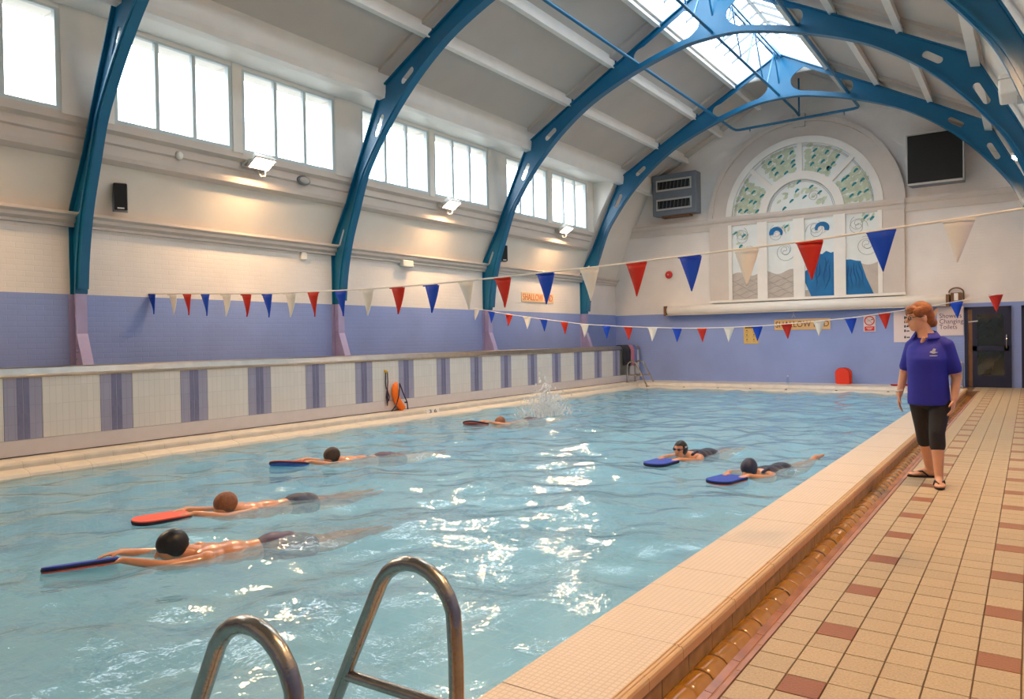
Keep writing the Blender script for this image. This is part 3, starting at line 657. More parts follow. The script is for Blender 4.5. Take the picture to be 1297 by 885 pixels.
# ---- bunting ropes
def bunting(P, name_label, flags, w, h, rope_r):
    b = tag(empty('bunting', (P[0][0], P[0][1], P[0][2])), name_label, 'bunting', 'backstroke flag lines')
    o0 = Vector(P[0])
    MB().tube([Vector(p) - o0 for p in P], rope_r, 6).build('rope', M['rope'], b)
    rr = random.Random(len(P))
    for (x, z, colr, yy) in flags:
        c = Vector((x, yy, z)) - o0
        m = MB(); tw = rr.uniform(-0.35, 0.35); sk = rr.uniform(-0.02, 0.02); rows = 6; v = []; f = []
        for i in range(rows + 1):
            t = i / rows; half = w / 2 * (1 - t * 0.97)
            for sx in (-1, 0, 1):
                bend = 0.018 * math.sin(t * 2.2 + tw * 4) + (0.012 * sx * sx)
                v.append((c.x + sx * half * math.cos(tw * t * 0.6) + sk * t, c.y + sx * half * math.sin(tw * t) * 0.7 + bend, c.z - t * h))
        nv = len(v)
        v += [(p[0], p[1] + 0.004, p[2]) for p in v]
        for i in range(rows):
            for j in range(2):
                a = i * 3 + j; f.append((a, a + 1, a + 4, a + 3)); f.append((nv + a, nv + a + 3, nv + a + 4, nv + a + 1))
        for i in range(rows):
            a = i * 3; f.append((a, a + 3, nv + a + 3, nv + a)); a += 2; f.append((a, nv + a, nv + a + 3, a + 3))
        f.append((0, 1, nv + 1, nv)); f.append((1, 2, nv + 2, nv + 1)); a = rows * 3; f.append((a, nv + a, nv + a + 1, a + 1)); f.append((a + 1, nv + a + 1, nv + a + 2, a + 2))
        pn = m.add(v, f, True).build('pennant', M[colr], b)
        MB().beam((c.x - w / 2, c.y, c.z), (c.x + w / 2, c.y, c.z), 0.012, 0.016).build('pennant_hem', M[colr], pn)
    return b
b1 = [(-11.05, 2.163), (-10.02, 2.112), (-9.11, 2.067), (-8.2, 2.022), (-7.29, 2.001), (-6.38, 1.987), (-5.385, 1.984), (-4.42, 2.004), (-3.41, 2.03), (-2.42, 2.068), (-1.43, 2.107), (-0.42, 2.171), (0.65, 2.25)]
def lerp(P, x):
    for a, b in zip(P, P[1:]):
        if a[0] <= x <= b[0]: return a[1] + (b[1] - a[1]) * (x - a[0]) / (b[0] - a[0])
    return P[-1][1]
xs = [-10.97, -10.431, -10.024, -9.577, -9.113, -8.656, -8.204, -7.76, -7.294, -6.811, -6.383, -5.891, -5.385, -4.89, -4.419, -3.905, -3.412, -2.925, -2.424, -1.938, -1.432, -0.917, -0.416, 0.1]
cyc = ['blue', 'white', 'red', 'blue', 'white', 'red', 'blue', 'white', 'red', 'blue', 'white', 'red', 'blue', 'white', 'red', 'blue', 'white', 'red', 'blue', 'white', 'red', 'blue', 'white', 'red']
bunting([(x, 6.2, z) for x, z in b1], 'red, white and blue pennant line strung from the side wall above the deep end', [(x, lerp(b1, x) - 0.01, c, 6.2) for x, c in zip(xs, cyc)], 0.205, 0.30, 0.009)
b2 = [(-11.05, 2.15), (-10.531, 2.059), (-10.028, 1.967), (-9.069, 1.827), (-8.009, 1.683), (-6.967, 1.60), (-5.879, 1.547), (-5.35, 1.535), (-4.811, 1.537), (-4.264, 1.547), (-3.725, 1.575), (-2.624, 1.652), (-1.523, 1.79), (-0.458, 1.96), (0.65, 2.16)]
xs = [-11.0, -10.531, -10.028, -9.519, -9.069, -8.509, -8.009, -7.469, -6.967, -6.412, -5.879, -5.35, -4.811, -4.264, -3.725, -3.155, -2.624, -2.079, -1.523, -1.005, -0.458, 0.08]
cy2 = ['white', 'blue', 'red', 'white', 'blue', 'red', 'white', 'blue', 'red', 'white', 'blue', 'red', 'white', 'blue', 'red', 'white', 'blue', 'red', 'white', 'blue', 'red', 'white']
bunting([(x, 14.3, z) for x, z in b2], 'red, white and blue pennant line sagging across the shallow end beyond the standing woman', [(x, lerp(b2, x) - 0.01, c, 14.3) for x, c in zip(xs, cy2)], 0.20, 0.27, 0.009)

# ---- signs
M['ply'] = mat('sign_cream_board', lin(236, 204, 160), 0.5); M['orange'] = mat('sign_orange_letter', lin(224, 96, 30), 0.5)
M['tan'] = mat('sign_tan_board', lin(222, 184, 128), 0.5); M['maroon'] = mat('sign_dark_letter', lin(112, 52, 42), 0.5)
M['yellow'] = mat('sign_yellow_board', lin(220, 184, 110), 0.5); M['ink'] = mat('sign_black_ink', lin(52, 48, 50), 0.6)
M['pinkw'] = mat('sign_white_board', lin(226, 214, 216), 0.4); M['signred'] = mat('sign_red_print', lin(206, 44, 38), 0.5); M['inkpur'] = mat('sign_purple_letter', lin(96, 66, 104), 0.5)
s_ = tag(empty('shallow_end_sign', (-11.05, 17.15, 2.50)), 'cream board with orange shallow end lettering on the side wall', 'sign')
MB().bbox(0, 0.02, -0.80, 0.80, -0.125, 0.125, 0.004).build('board', M['ply'], s_)
place('lettering', text_mesh('SHALLOW END', 0.25, M['orange'], xscale=0.86), s_, (0.022, 0, 0), (R(90), 0, R(90)))
s_ = tag(empty('shallow_end_sign', (-5.255, YF, 1.665)), 'tan board with dark red shallow end lettering on the end wall', 'sign')
MB().bbox(-0.75, 0.75, -0.02, 0, -0.15, 0.15, 0.004).build('board', M['tan'], s_)
place('lettering', text_mesh('SHALLOW END', 0.24, M['maroon'], xscale=0.86), s_, (0, -0.022, 0), (R(90), 0, 0))
s_ = tag(empty('pool_rules_sign', (-6.675, YF, 1.40)), 'yellow pool rules notice with small pictograms on the end wall', 'sign')
MB().bbox(-0.215, 0.215, -0.02, 0, -0.26, 0.26, 0.004).build('board', M['yellow'], s_)
m = MB(); rp = random.Random(5)
m.box(-0.17, 0.14, -0.024, -0.02, 0.19, 0.225)
for r_ in range(3):
    for c_ in range(2):
        x0 = -0.12 + 0.2 * c_; z0 = 0.1 - 0.13 * r_
        m.ell((x0, -0.021, z0 + 0.03), (0.016, 0.003, 0.016), seg=8, rings=6)
        m.beam((x0 - 0.03, -0.022, z0 - 0.03), (x0 + 0.03, -0.022, z0 + 0.012), 0.004, 0.018, (0, 1, 0)); m.beam((x0 + 0.0, -0.022, z0 - 0.045), (x0 + 0.05, -0.022, z0 - 0.03), 0.004, 0.014, (0, 1, 0))
m.build('pictograms', M['ink'], s_)['kind'] = 'stuff'
s_ = tag(empty('prohibition_sign', (-3.525, YF, 1.64)), 'white sign with red crossed circle and red panel on the end wall', 'sign')
MB().bbox(-0.145, 0.145, -0.02, 0, -0.21, 0.21, 0.004).build('board', M['pinkw'], s_)
MB().tube([(0.115 * math.cos(a), -0.022, 0.075 + 0.115 * math.sin(a)) for a in [2 * PI * k / 24 for k in range(24)]], 0.014, 6, closed=True).build('ring', M['signred'], s_)
MB().beam((-0.08, -0.022, 0.155), (0.08, -0.022, -0.005), 0.006, 0.024, (0, 1, 0)).build('slash', M['signred'], s_)
MB().box(-0.12, 0.12, -0.024, -0.02, -0.19, -0.075).build('red_panel', M['signred'], s_)
MB().beam((-0.06, -0.022, 0.06), (0.05, -0.022, 0.1), 0.004, 0.03, (0, 1, 0)).ell((0.065, -0.022, 0.11), (0.016, 0.003, 0.016), seg=8, rings=6).build('diver_mark', M['ink'], s_)
MB().box(-0.08, 0.08, -0.026, -0.024, -0.12, -0.105).box(-0.05, 0.05, -0.026, -0.024, -0.155, -0.14).build('print', M['pinkw'], s_)
s_ = tag(empty('notice_board', (-2.70, YF, 1.535)), 'white notice with short printed lines on the end wall behind the woman', 'sign')
MB().bbox(-0.245, 0.245, -0.02, 0, -0.40, 0.40, 0.004).build('board', M['pinkw'], s_)
m = MB()
for i, (a, b_) in enumerate(((0.0, 0.15), (0.0, 0.12), (0.0, 0.15), (0.0, 0.12), (0.0, 0.13))):
    z0 = 0.24 - 0.115 * i - (0.05 if i == 4 else 0)
    m.box(-0.0, 0.035, -0.024, -0.02, z0 - 0.032, z0 + 0.032); m.box(0.05, b_, -0.024, -0.02, z0 - 0.02, z0 + 0.008)
m.build('print', M['ink'], s_)['kind'] = 'stuff'
s_ = tag(empty('direction_sign', (-1.665, YF, 1.655)), 'white sign with three lines of purple lettering beside the navy door', 'sign')
MB().bbox(-0.29, 0.29, -0.02, 0, -0.365, 0.365, 0.004).build('board', M['pinkw'], s_)
for i, tx in enumerate(('Showers', 'Changing', 'Toilets')): place('lettering', text_mesh(tx, 0.165, M['inkpur'], align='LEFT', xscale=0.86), s_, (-0.24, -0.022, 0.13 - 0.14 * i), (R(90), 0, 0))

# ---- end wall: cornice, mural window, roller casing, ventilation unit, speaker cabinet, alarm, doors
for x0, x1, d in ((XL, -7.85, 0.14), (-7.85, -2.65, 0.2), (-2.65, XR, 0.14)):
    tgt = [(YF, 4.52), (YF - 0.4 * d, 4.52), (YF - 0.5 * d, 4.6), (YF - 0.55 * d, 4.7), (YF - 0.85 * d, 4.74), (YF - d, 4.80), (YF - d, 4.86), (YF, 4.87)]
    if d > 0.15: tgt = [(YF, 4.60)] + [(y, z if z > 4.6 else 4.6) for y, z in tgt[1:]]
    MB().prism(tgt, 'x', x0, x1).build('cornice', M['beige'], ceiling)
AW = struct(empty('window_arched', (-5.24, YF, 4.78)))
AW.name = 'window_18'
M['mural'] = mat('mural_pale_ground', lin(226, 230, 228), 0.5, var=0.04, vscale=3)
M['mgreen'] = mat('mural_sage_leaf', lin(190, 200, 176), 0.6, var=0.15, vscale=9); M['mteal'] = mat('mural_teal_leaf', lin(10, 128, 140), 0.5)
M['mgown'] = mat('mural_blue_gown', lin(0, 104, 162), 0.5, var=0.2, vscale=2.5); M['mgown2'] = mat('mural_dark_blue_fold', lin(4, 88, 142), 0.5)
M['mrock'] = mat('mural_grey_rock', lin(188, 178, 168), 0.6, var=0.08, vscale=5); M['mline'] = mat('mural_thin_grey_line', lin(132, 136, 142), 0.6); M['mskin'] = mat('mural_pale_figure', lin(230, 226, 224), 0.6)
def arc(r, a0, a1, n=24): return [(r * math.cos(a0 + (a1 - a0) * k / n), r * math.sin(a0 + (a1 - a0) * k / n)) for k in range(n + 1)]
def ring(r0, r1, a0, a1, y0, y1, n=24): return MB().prism(arc(r1, a0, a1, n) + list(reversed(arc(r0, a0, a1, n))), 'y', y0, y1)
ring(2.10, 2.55, 0, PI, -0.10, 0.0, 40).build('arch_surround', M['beige'], AW)
ring(2.50, 2.62, 0, PI, -0.16, 0.0, 40).build('arch_moulding', M['beige'], AW)
ring(1.92, 2.10, 0, PI, -0.13, 0.0, 40).build('frame_ring', M['gloss'], AW)
ring(0.92, 1.14, 0, PI, -0.12, 0.0, 32).build('frame_ring', M['gloss'], AW)
MB().box(-0.16, 0.16, -0.18, 0, 2.36, 2.72).build('keystone', M['beige'], AW)
for a in (PI / 4, PI / 2, 3 * PI / 4):
    MB().beam((1.1 * math.cos(a), -0.055, 1.1 * math.sin(a)), (1.95 * math.cos(a), -0.055, 1.95 * math.sin(a)), 0.13, 0.11, (0, 1, 0)).build('spoke', M['gloss'], AW)
leafg = {'mgreen': MB(), 'mteal': MB()}
rl = random.Random(11)
def leaf(m, x, z, L, wd, a, y):
    y += rl.uniform(-0.004, 0.002)
    ca, sa = math.cos(a), math.sin(a); P = [(-L / 2, 0), (-L / 5, wd / 2), (L / 5, wd / 2.2), (L / 2, 0), (L / 5, -wd / 2), (-L / 5, -wd / 2.2)]
    v = [(x + ca * p - sa * q, y, z + sa * p + ca * q) for p, q in P]; m.add(v + [(p[0], y + 0.0005, p[2]) for p in v], [(0, 1, 2, 3, 4, 5), (11, 10, 9, 8, 7, 6)] + [(i, (i + 1) % 6, (i + 1) % 6 + 6, i + 6) for i in range(6)])
def teal_leaf(x, z, y):
    for k in range(2): leaf(leafg['mteal'], x + 0.03 * k, z + 0.02 * k, 0.16 - 0.06 * k, 0.055, R(50 - 30 * k) + rl.uniform(-.2, .2), y)
for a0 in range(4):
    g = a0 * PI / 4
    p_ = ring(1.10, 1.96, g + 0.02, g + PI / 4 - 0.02, -0.05, 0.0, 10).build('pane', M['mural'], AW)
for ia in range(34):
    a = PI * (ia + 0.5) / 34
    if min(abs(a - k * PI / 4) for k in range(5)) < 0.11: continue
    for r_ in (1.22, 1.34, 1.46, 1.58, 1.70, 1.80):
        for _ in range(2):
            rr_ = r_ + rl.uniform(-.05, .05); aa = a + rl.uniform(-.03, .03)
            leaf(leafg['mgreen'], rr_ * math.cos(aa), rr_ * math.sin(aa), rl.uniform(.14, .24), rl.uniform(.08, .13), R(rl.uniform(0, 80)), -0.056)
    if ia % 2 == 0:
        for r_ in (1.22 + 0.06 * (ia % 4), 1.46 + 0.04 * (ia % 3), 1.72):
            teal_leaf(r_ * math.cos(a), r_ * math.sin(a), -0.062)
MB().prism(arc(0.95, 0, PI, 24), 'y', -0.05, 0.0).build('pane', M['mural'], AW)
for k in range(26):
    aa = rl.uniform(0.35, 2.7); r_ = rl.uniform(0.5, 0.84)
    leaf(leafg['mgreen'], r_ * math.cos(aa), r_ * math.sin(aa), 0.17, 0.07, R(rl.uniform(0, 80)), -0.056)
for x, z in ((-0.45, 0.16), (-0.1, 0.62), (0.1, 0.42), (0.28, 0.68), (0.5, 0.5), (-0.25, 0.35), (-0.05, 0.85)): teal_leaf(x, z, -0.062)
PN = [(-7.20, -6.42), (-6.18, -5.42), (-5.16, -4.36), (-4.10, -3.27)]
zb, zt_ = 2.42 - 4.78, -0.19
for k, (x0, x1) in enumerate(PN):
    x0 += 5.24; x1 += 5.24
    MB().box(x0 - 0.03, x1 + 0.03, -0.05, 0, zb, zt_ + 0.05).build('pane', M['mural'], AW)
    # pale rocks along the foot of the two outer pairs
    zr = zb + (0.75 if k < 2 else (0.25 if k == 2 else 0.85))
    n_ = 14; top = [(x0 + (x1 - x0) * i / n_, zr + 0.06 * math.sin(i * 0.45 + k * 2.2)) for i in range(n_ + 1)]
    MB().prism([(x1, zb), (x0, zb)] + top, 'y', -0.056, -0.05).build('painted_rock', M['mrock'], AW)
ln = MB()
def wire(P, r=0.0045): ln.tube([(x, -0.058, z) for x, z in P], r, 5)
for k, (x0, x1) in enumerate(PN):
    x0 += 5.24; x1 += 5.24; cx = (x0 + x1) / 2
    zc_ = [(-0.55, .26), (-1.0, .2), (-0.45, .2), (-1.05, .3), (-0.4, .22)]
    for j, (dz, rr_) in enumerate(zc_[:4]):
        if k == 2 and j in (1, 3): continue
        ccx = cx + (0.12 if j % 2 else -0.1); sgn = 1 if (j + k) % 2 else -1
        wire([(ccx + sgn * rr_ * (1 - t / 26) * math.cos(t * 0.45 + j), dz + rr_ * (1 - t / 26) * math.sin(t * 0.45 + j)) for t in range(25)])
    if k < 2:
        for j in range(6): wire([(x0 + 0.02 + (x1 - x0 - 0.04) * i / 10, zb + 0.1 + 0.1 * j + 0.05 * math.sin(i * .9 + j * 2 + k)) for i in range(11)], 0.004)
wire(arc(0.86, 0.02, PI - .02, 20)); wire(arc(0.90, 0.02, PI - .02, 20)); wire(arc(1.86, 0.02, PI - .02, 40)); wire(arc(1.83, 0.02, PI - .02, 40))
wire([(0.35 + 0.16 * (1 - t / 30) * math.cos(t * .45), 0.42 + 0.16 * (1 - t / 30) * math.sin(t * .45)) for t in range(28)])
ln.build('painted_scrolls', M['mline'], AW)['kind'] = 'stuff'
for x, z in ((-1.85, -0.4), (-1.6, -0.5), (-0.4, -0.35), (1.65, -0.3), (1.8, -0.35), (-1.7, -0.8)):
    teal_leaf(x, z, -0.062)
    for _ in range(4): leaf(leafg['mgreen'], x + rl.uniform(-.12, .12), z + rl.uniform(-.1, .1), 0.16, 0.06, R(rl.uniform(0, 90)), -0.056)
for kk in leafg: leafg[kk].build('painted_leaves', M[kk], AW, fix=False)['kind'] = 'stuff'
# the blue gown spans two panes, with lighter folds; two blue-haired pale heads
g1 = [(0.08, -1.90), (0.26, -2.36), (0.88, -2.36), (0.88, -1.15), (0.78, -1.18), (0.66, -1.12), (0.55, -1.20), (0.42, -1.16), (0.36, -1.24), (0.30, -1.5), (0.08, -1.66)]
g2 = [(1.14, -2.36), (1.84, -2.36), (1.66, -1.92), (1.52, -1.46), (1.40, -1.44), (1.28, -1.40), (1.14, -1.40)]
for g_ in (g1, g2): MB().prism(g_, 'y', -0.064, -0.05).build('painted_gown', M['mgown'], AW)
fd = MB()
for i in range(7):
    x0 = 0.36 + 0.085 * i
    if x0 < 0.80: fd.tube([(x0 - 0.03 * (i % 3) * j * .5 + 0.035 * math.sin(j * 1.3 + i * 2.1), -0.063, -1.28 - 0.08 * (i % 3) - (0.1 + 0.05 * (i % 2)) * j) for j in range(6)], 0, 6, radii=[.004, .016, .022, .018, .012, .004])
for i in range(5): fd.tube([(1.2 + 0.07 * i + 0.02 * j * (i / 3) + 0.02 * math.sin(j * 1.7 + i), -0.063, -1.5 - 0.06 * (i % 2) - 0.13 * j) for j in range(6)], 0, 6, radii=[.004, .015, .02, .016, .012, .004])
fd.build('gown_folds', M['mgown2'], AW)
for hx, hz, sg in ((-0.68, -0.50, 1), (0.56, -0.48, -1)):
    MB().ell((hx, -0.052, hz - 0.02), (0.1, 0.008, 0.13), seg=14, rings=8).build('painted_face', M['mskin'], AW)
    P = [(hx + 0.19 * math.cos(a), hz + 0.17 * math.sin(a)) for a in [R(-30) + R(230) * k / 14 for k in range(15)]]
    Q = [(hx + 0.03 * sg + 0.09 * math.cos(a), hz - 0.03 + 0.09 * math.sin(a)) for a in [R(-20) + R(210) * k / 14 for k in range(15)]]
    MB().prism(P + list(reversed(Q)), 'y', -0.066, -0.055).build('painted_hair', M['mgown'], AW)
for x0, x1 in ((-7.85, -7.28), (-3.20, -2.66)):
    MB().box(x0 + 5.24, x1 + 5.24, -0.09, 0, zb - 0.02, -0.16).build('pilaster', M['beige'], AW)
for x0, x1 in ((-7.28, -7.18), (-6.44, -6.16), (-5.44, -5.14), (-4.38, -4.08), (-3.29, -3.18)):
    MB().box(x0 + 5.24, x1 + 5.24, -0.11, 0, zb, -0.16).build('mullion', M['gloss'], AW)
MB().box(-7.86 + 5.24, -2.65 + 5.24, -0.16, 0, zb - 0.06, zb + 0.01).build('window_sill', M['gloss'], AW)

rc = tag(empty('roller_casing', (-5.45, YF, 2.03)), 'long white rolled casing under the mural window on the end wall', 'casing')
MB().lathe([(0.12, -3.72), (0.145, -3.70), (0.145, 0.0), (0.147, 3.70), (0.13, 3.72)], 20, (0, -0.17, 0.155), 'x').box(-3.72, 3.72, -0.05, 0, 0.08, 0.30).build('roll', M['gloss'], rc)
MB().box(-3.72, 3.72, -0.32, -0.02, 0.0, 0.02).build('shelf_plate', M['beige'], rc)
for x in (-3.79, 3.72): MB().box(x, x + 0.07, -0.33, 0, -0.01, 0.29).build('end_plate', M['wood'], rc)
MB().tube([(0.02, -0.2, 0), (0.02, -0.2, -0.09), (-0.03, -0.2, -0.17)], 0.008, 6).tube([(0.02, -0.2, -0.09), (0.07, -0.2, -0.17)], 0.008, 6).build('pull_cord', M['greyw'], rc)
mb_ = tag(empty('winch_motor', (-1.52, YF, 2.10)), 'brown and grey winch motor with bent conduit at the casing end', 'motor')
MB().bbox(-0.12, 0.12, -0.25, -0.02, 0.0, 0.26, 0.015).build('housing', M['wood'], mb_); MB().bbox(-0.04, 0.05, -0.28, -0.24, 0.06, 0.24, 0.01).build('cover', M['whitep'], mb_)
MB().tube([(0.0 + 0.16 * math.cos(a), -0.12, 0.26 + 0.12 * math.sin(a)) for a in [PI - PI * k / 10 for k in range(11)]] + [(0.16, -0.12, 0.08)], 0.018, 8).build('conduit', M['wood'], mb_)

v_ = tag(empty('ventilation_unit', (-8.82, YF, 5.70)), 'grey metal ventilation unit with two black louvred slots on the end wall', 'vent')
MB().bbox(-0.70, 0.70, -0.42, 0, -0.62, 0.62, 0.03).build('case', M['grey'], v_)
for z in (0.28, -0.3):
    fr_ = MB().box(-0.54, 0.54, -0.45, -0.42, z + 0.12, z + 0.17).box(-0.54, 0.54, -0.45, -0.42, z - 0.17, z - 0.12).box(-0.56, -0.52, -0.45, -0.42, z - 0.17, z + 0.17).box(0.52, 0.56, -0.45, -0.42, z - 0.17, z + 0.17).build('grille_frame', M['greyw'], v_)
    MB().box(-0.52, 0.52, -0.425, -0.419, z - 0.12, z + 0.12).build('slot', M['dark'], fr_)
    for i in range(9): MB().beam((-0.48 + 0.12 * i, -0.435, z - 0.11), (-0.45 + 0.12 * i, -0.435, z + 0.11), 0.008, 0.012, (0, 1, 0)).build('louvre', M['grey'], fr_)
MB().box(-0.45, 0.45, -0.3, -0.05, -0.68, -0.61).build('outlet', M['wood'], v_)
k_ = tag(empty('speaker_cabinet', (-1.93, YF, 5.74)), 'large black square speaker cabinet with grey edge on the end wall', 'speaker')
MB().prism([(-0.62, -0.46), (0.62, -0.46), (0.62, -0.001), (-0.55, -0.001)], 'z', -0.64, 0.62).build('cabinet', M['grey'], k_)
MB().bbox(-0.60, 0.60, -0.49, -0.455, -0.60, 0.60, 0.01).build('grille', M['dark'], k_)
MB().box(-0.62, 0.62, -0.495, -0.455, -0.65, -0.60).box(0.60, 0.63, -0.495, -0.455, -0.65, 0.62).box(-0.63, -0.60, -0.495, -0.455, -0.65, 0.62).box(-0.62, 0.62, -0.495, -0.455, 0.60, 0.63).build('edge_trim', M['greyw'], k_)
a_ = tag(empty('fire_alarm_bell', (-9.17, YF, 3.30)), 'round red fire alarm bell high on the white end wall', 'alarm')
MB().lathe([(0.10, -0.01), (0.115, -0.05), (0.12, -0.055), (0.10, -0.10), (0.05, -0.115), (0.01, -0.118)], 24, (0, 0, 0), 'y').build('gong', M['signred'], a_)
MB().lathe([(0.025, -0.112), (0.02, -0.128), (0.004, -0.13)], 12, (0, 0, 0), 'y').build('hub', M['greyw'], a_); MB().box(-0.05, 0.05, -0.02, 0, -0.06, 0.06).build('base', M['black'], a_)

M['dglass'] = mat('dark_door_glass', lin(40, 46, 38), 0.05, spec=0.8, var=0.3, vscale=2)
d_ = struct(empty('door_1', (-0.87, YF, 0.0)))
MB().box(-0.485, -0.41, -0.06, 0, 0, 1.98).box(0.44, 0.49, -0.06, 0, 0, 1.98).box(-0.485, 0.49, -0.06, 0, 1.93, 1.99).build('door_frame', M['navy'], d_)
MB().box(-0.41, -0.32, -0.03, 0, 0, 1.93).build('door_reveal', M['wood'], d_)
DL = MB().box(-0.32, 0.44, -0.05, -0.0, 0.0, 0.30).box(-0.32, 0.44, -0.05, -0.0, 1.80, 1.93).box(-0.32, 0.44, -0.05, -0.0, 0.90, 1.02).box(-0.32, -0.22, -0.05, 0, 0.3, 1.8).box(0.34, 0.44, -0.05, 0, 0.3, 1.8).build('door_leaf', M['navy'], d_)
MB().box(-0.22, 0.34, -0.03, -0.01, 1.02, 1.80).build('glass_pane', M['dglass'], DL); MB().box(-0.22, 0.34, -0.03, -0.01, 0.30, 0.90).build('glass_pane', M['dglass'], DL)
MB().tube([(0.39, -0.05, 0.95), (0.39, -0.10, 0.97), (0.39, -0.10, 1.28), (0.39, -0.05, 1.30)], 0.012, 8).build('handle', M['steel'], DL)
MB().beam((-0.4, -0.07, 1.62), (-0.2, -0.07, 1.64), 0.02, 0.03).build('door_closer', M['greyw'], DL)
d_ = struct(empty('door_2', (0.28, YF, 0.0)))
MB().box(-0.46, -0.39, -0.06, 0, 0, 1.98).box(0.30, 0.37, -0.06, 0, 0, 1.98).box(-0.46, 0.37, -0.06, 0, 1.92, 1.99).build('door_frame', M['navy'], d_); MB().box(-0.39, 0.30, -0.03, 0, 0, 1.92).build('door_leaf', M['navy'], d_)

# ---- pool ladders
def ladder(loc, rz, ys, label):
    l = tag(empty('pool_ladder', loc, rz), label, 'ladder', 'stainless pool ladders')
    # local: x = towards the deck side from the pool edge; pool at -x
    def hoop():
        P = [(0, 0.0), (0, 0.38), (-0.004, 0.46)]
        cx, cz, rr_ = -0.165, 0.47, 0.165
        for k in range(1, 10):
            a = R(0 + 16.5 * k); P.append((cx + rr_ * math.cos(a) , cz + rr_ * math.sin(a) * 1.02))
        P += [(-0.43, 0.32), (-0.62, -0.05), (-0.66, -0.2), (-0.66, -0.75)]
        out = []
        for i in range(len(P)): out.append(P[i])
        return out
    H = hoop()
    for y in ys:
        rl_ = MB().tube([(x, y, z) for x, z in H], 0.0235, 14).build('rail', M['steel'], l)
        MB().tube([(-0.485, y, 0.215), (-0.0, y, 0.225)], 0.019, 12).build('brace_bar', M['steel'], rl_)
        MB().lathe([(0.05, 0), (0.05, 0.008), (0.03, 0.02)], 16, (0, y, 0)).build('flange', M['steel'], rl_)
    for z in (-0.32, -0.6): MB().box(-0.71, -0.61, ys[0], ys[1], z - 0.015, z + 0.015).build('step', M['steel'], l)
    return l
ladder((-1.42, 0, ZC), 0, (1.13, 1.72), 'stainless steel pool ladder on the ribbed coping of the deck')
ladder((-9.98, 20.95, ZC), PI, (0.0, 0.55), 'stainless steel pool ladder in the far corner by the hanging towels')
h_ = tag(empty('handrail', (-1.36, 20.62, ZC)), 'short brass-toned handrail at the end of the coping near the door', 'handrail')
MB().tube([(0.03, 0, 0), (0.03, 0, 0.60), (0.0, 0, 0.63), (-0.25, 0, 0.63), (-0.28, 0, 0.60), (-0.28, 0, 0)], 0.022, 10).build('rail', M['steel'], h_); MB().tube([(0.03, 0, 0.3), (-0.28, 0, 0.3)], 0.016, 8).build('cross_bar', M['steel'], h_)

# ---- rescue gear, towels, marker, board, bottle
M['rescue'] = mat('orange_foam', lin(248, 120, 16), 0.5, var=0.05); M['strap'] = mat('dark_navy_webbing', lin(44, 34, 60), 0.8)
r_ = tag(empty('rescue_tube', (-10.19, 10.62, ZC)), 'orange foam rescue tube with dark strap leaning on the tiled divider', 'rescue tube')
bm_ = MB(); P = [(0.10 - 0.012 * i, 0.08 - 0.034 * i + 0.02 * math.sin(i), 0.04 + 0.062 * i) for i in range(9)]
P = [(0.11, 0.10, 0.035), (0.10, 0.04, 0.10), (0.09, -0.02, 0.19), (0.085, -0.055, 0.30), (0.08, -0.07, 0.42), (0.075, -0.05, 0.50), (0.07, -0.02, 0.545)]
bm_.tube(P, 0, 16, radii=[0.07, 0.072, 0.072, 0.07, 0.066, 0.055, 0.025]).build('foam', M['rescue'], r_)
MB().tube([(0.14, 0.0, 0.53), (0.17, -0.06, 0.30), (0.17, -0.14, 0.12), (0.12, -0.22, 0.008)], 0.011, 8).tube([(0.14, 0.0, 0.53), (0.13, 0.1, 0.34), (0.12, 0.22, 0.15), (0.1, 0.26, 0.008)], 0.011, 8).build('strap', M['strap'], r_)
MB().box(0.07, 0.10, 0.20, 0.24, 0.13, 0.16).build('clip', M['black'], r_)
w_ = tag(empty('whistle_lanyard', (-10.19, 10.39, 0.80)), 'dark looped strap hung from a small yellow hook on the divider', 'strap')
MB().box(0, 0.05, -0.045, -0.02, -0.02, 0.03).box(0.03, 0.05, -0.045, 0.02, -0.02, -0.005).build('hook', mat('yellow_plastic', lin(240, 190, 40), 0.4), w_)
MB().tube([(0.03, -0.03, 0.0), (0.03, -0.045, -0.2), (0.03, -0.03, -0.32), (0.03, 0.0, -0.36), (0.03, 0.02, -0.2), (0.03, 0.012, 0.0)], 0.010, 8).tube([(0.03, 0, -0.33), (0.04, -0.015, -0.5), (0.03, -0.005, -0.66)], 0, 8, radii=[0.012, 0.028, 0.008]).tube([(0.03, 0, -0.35), (0.03, 0.06, -0.5), (0.03, 0.03, -0.57), (0.03, -0.01, -0.52)], 0.008, 8).build('strap', M['strap'], w_)
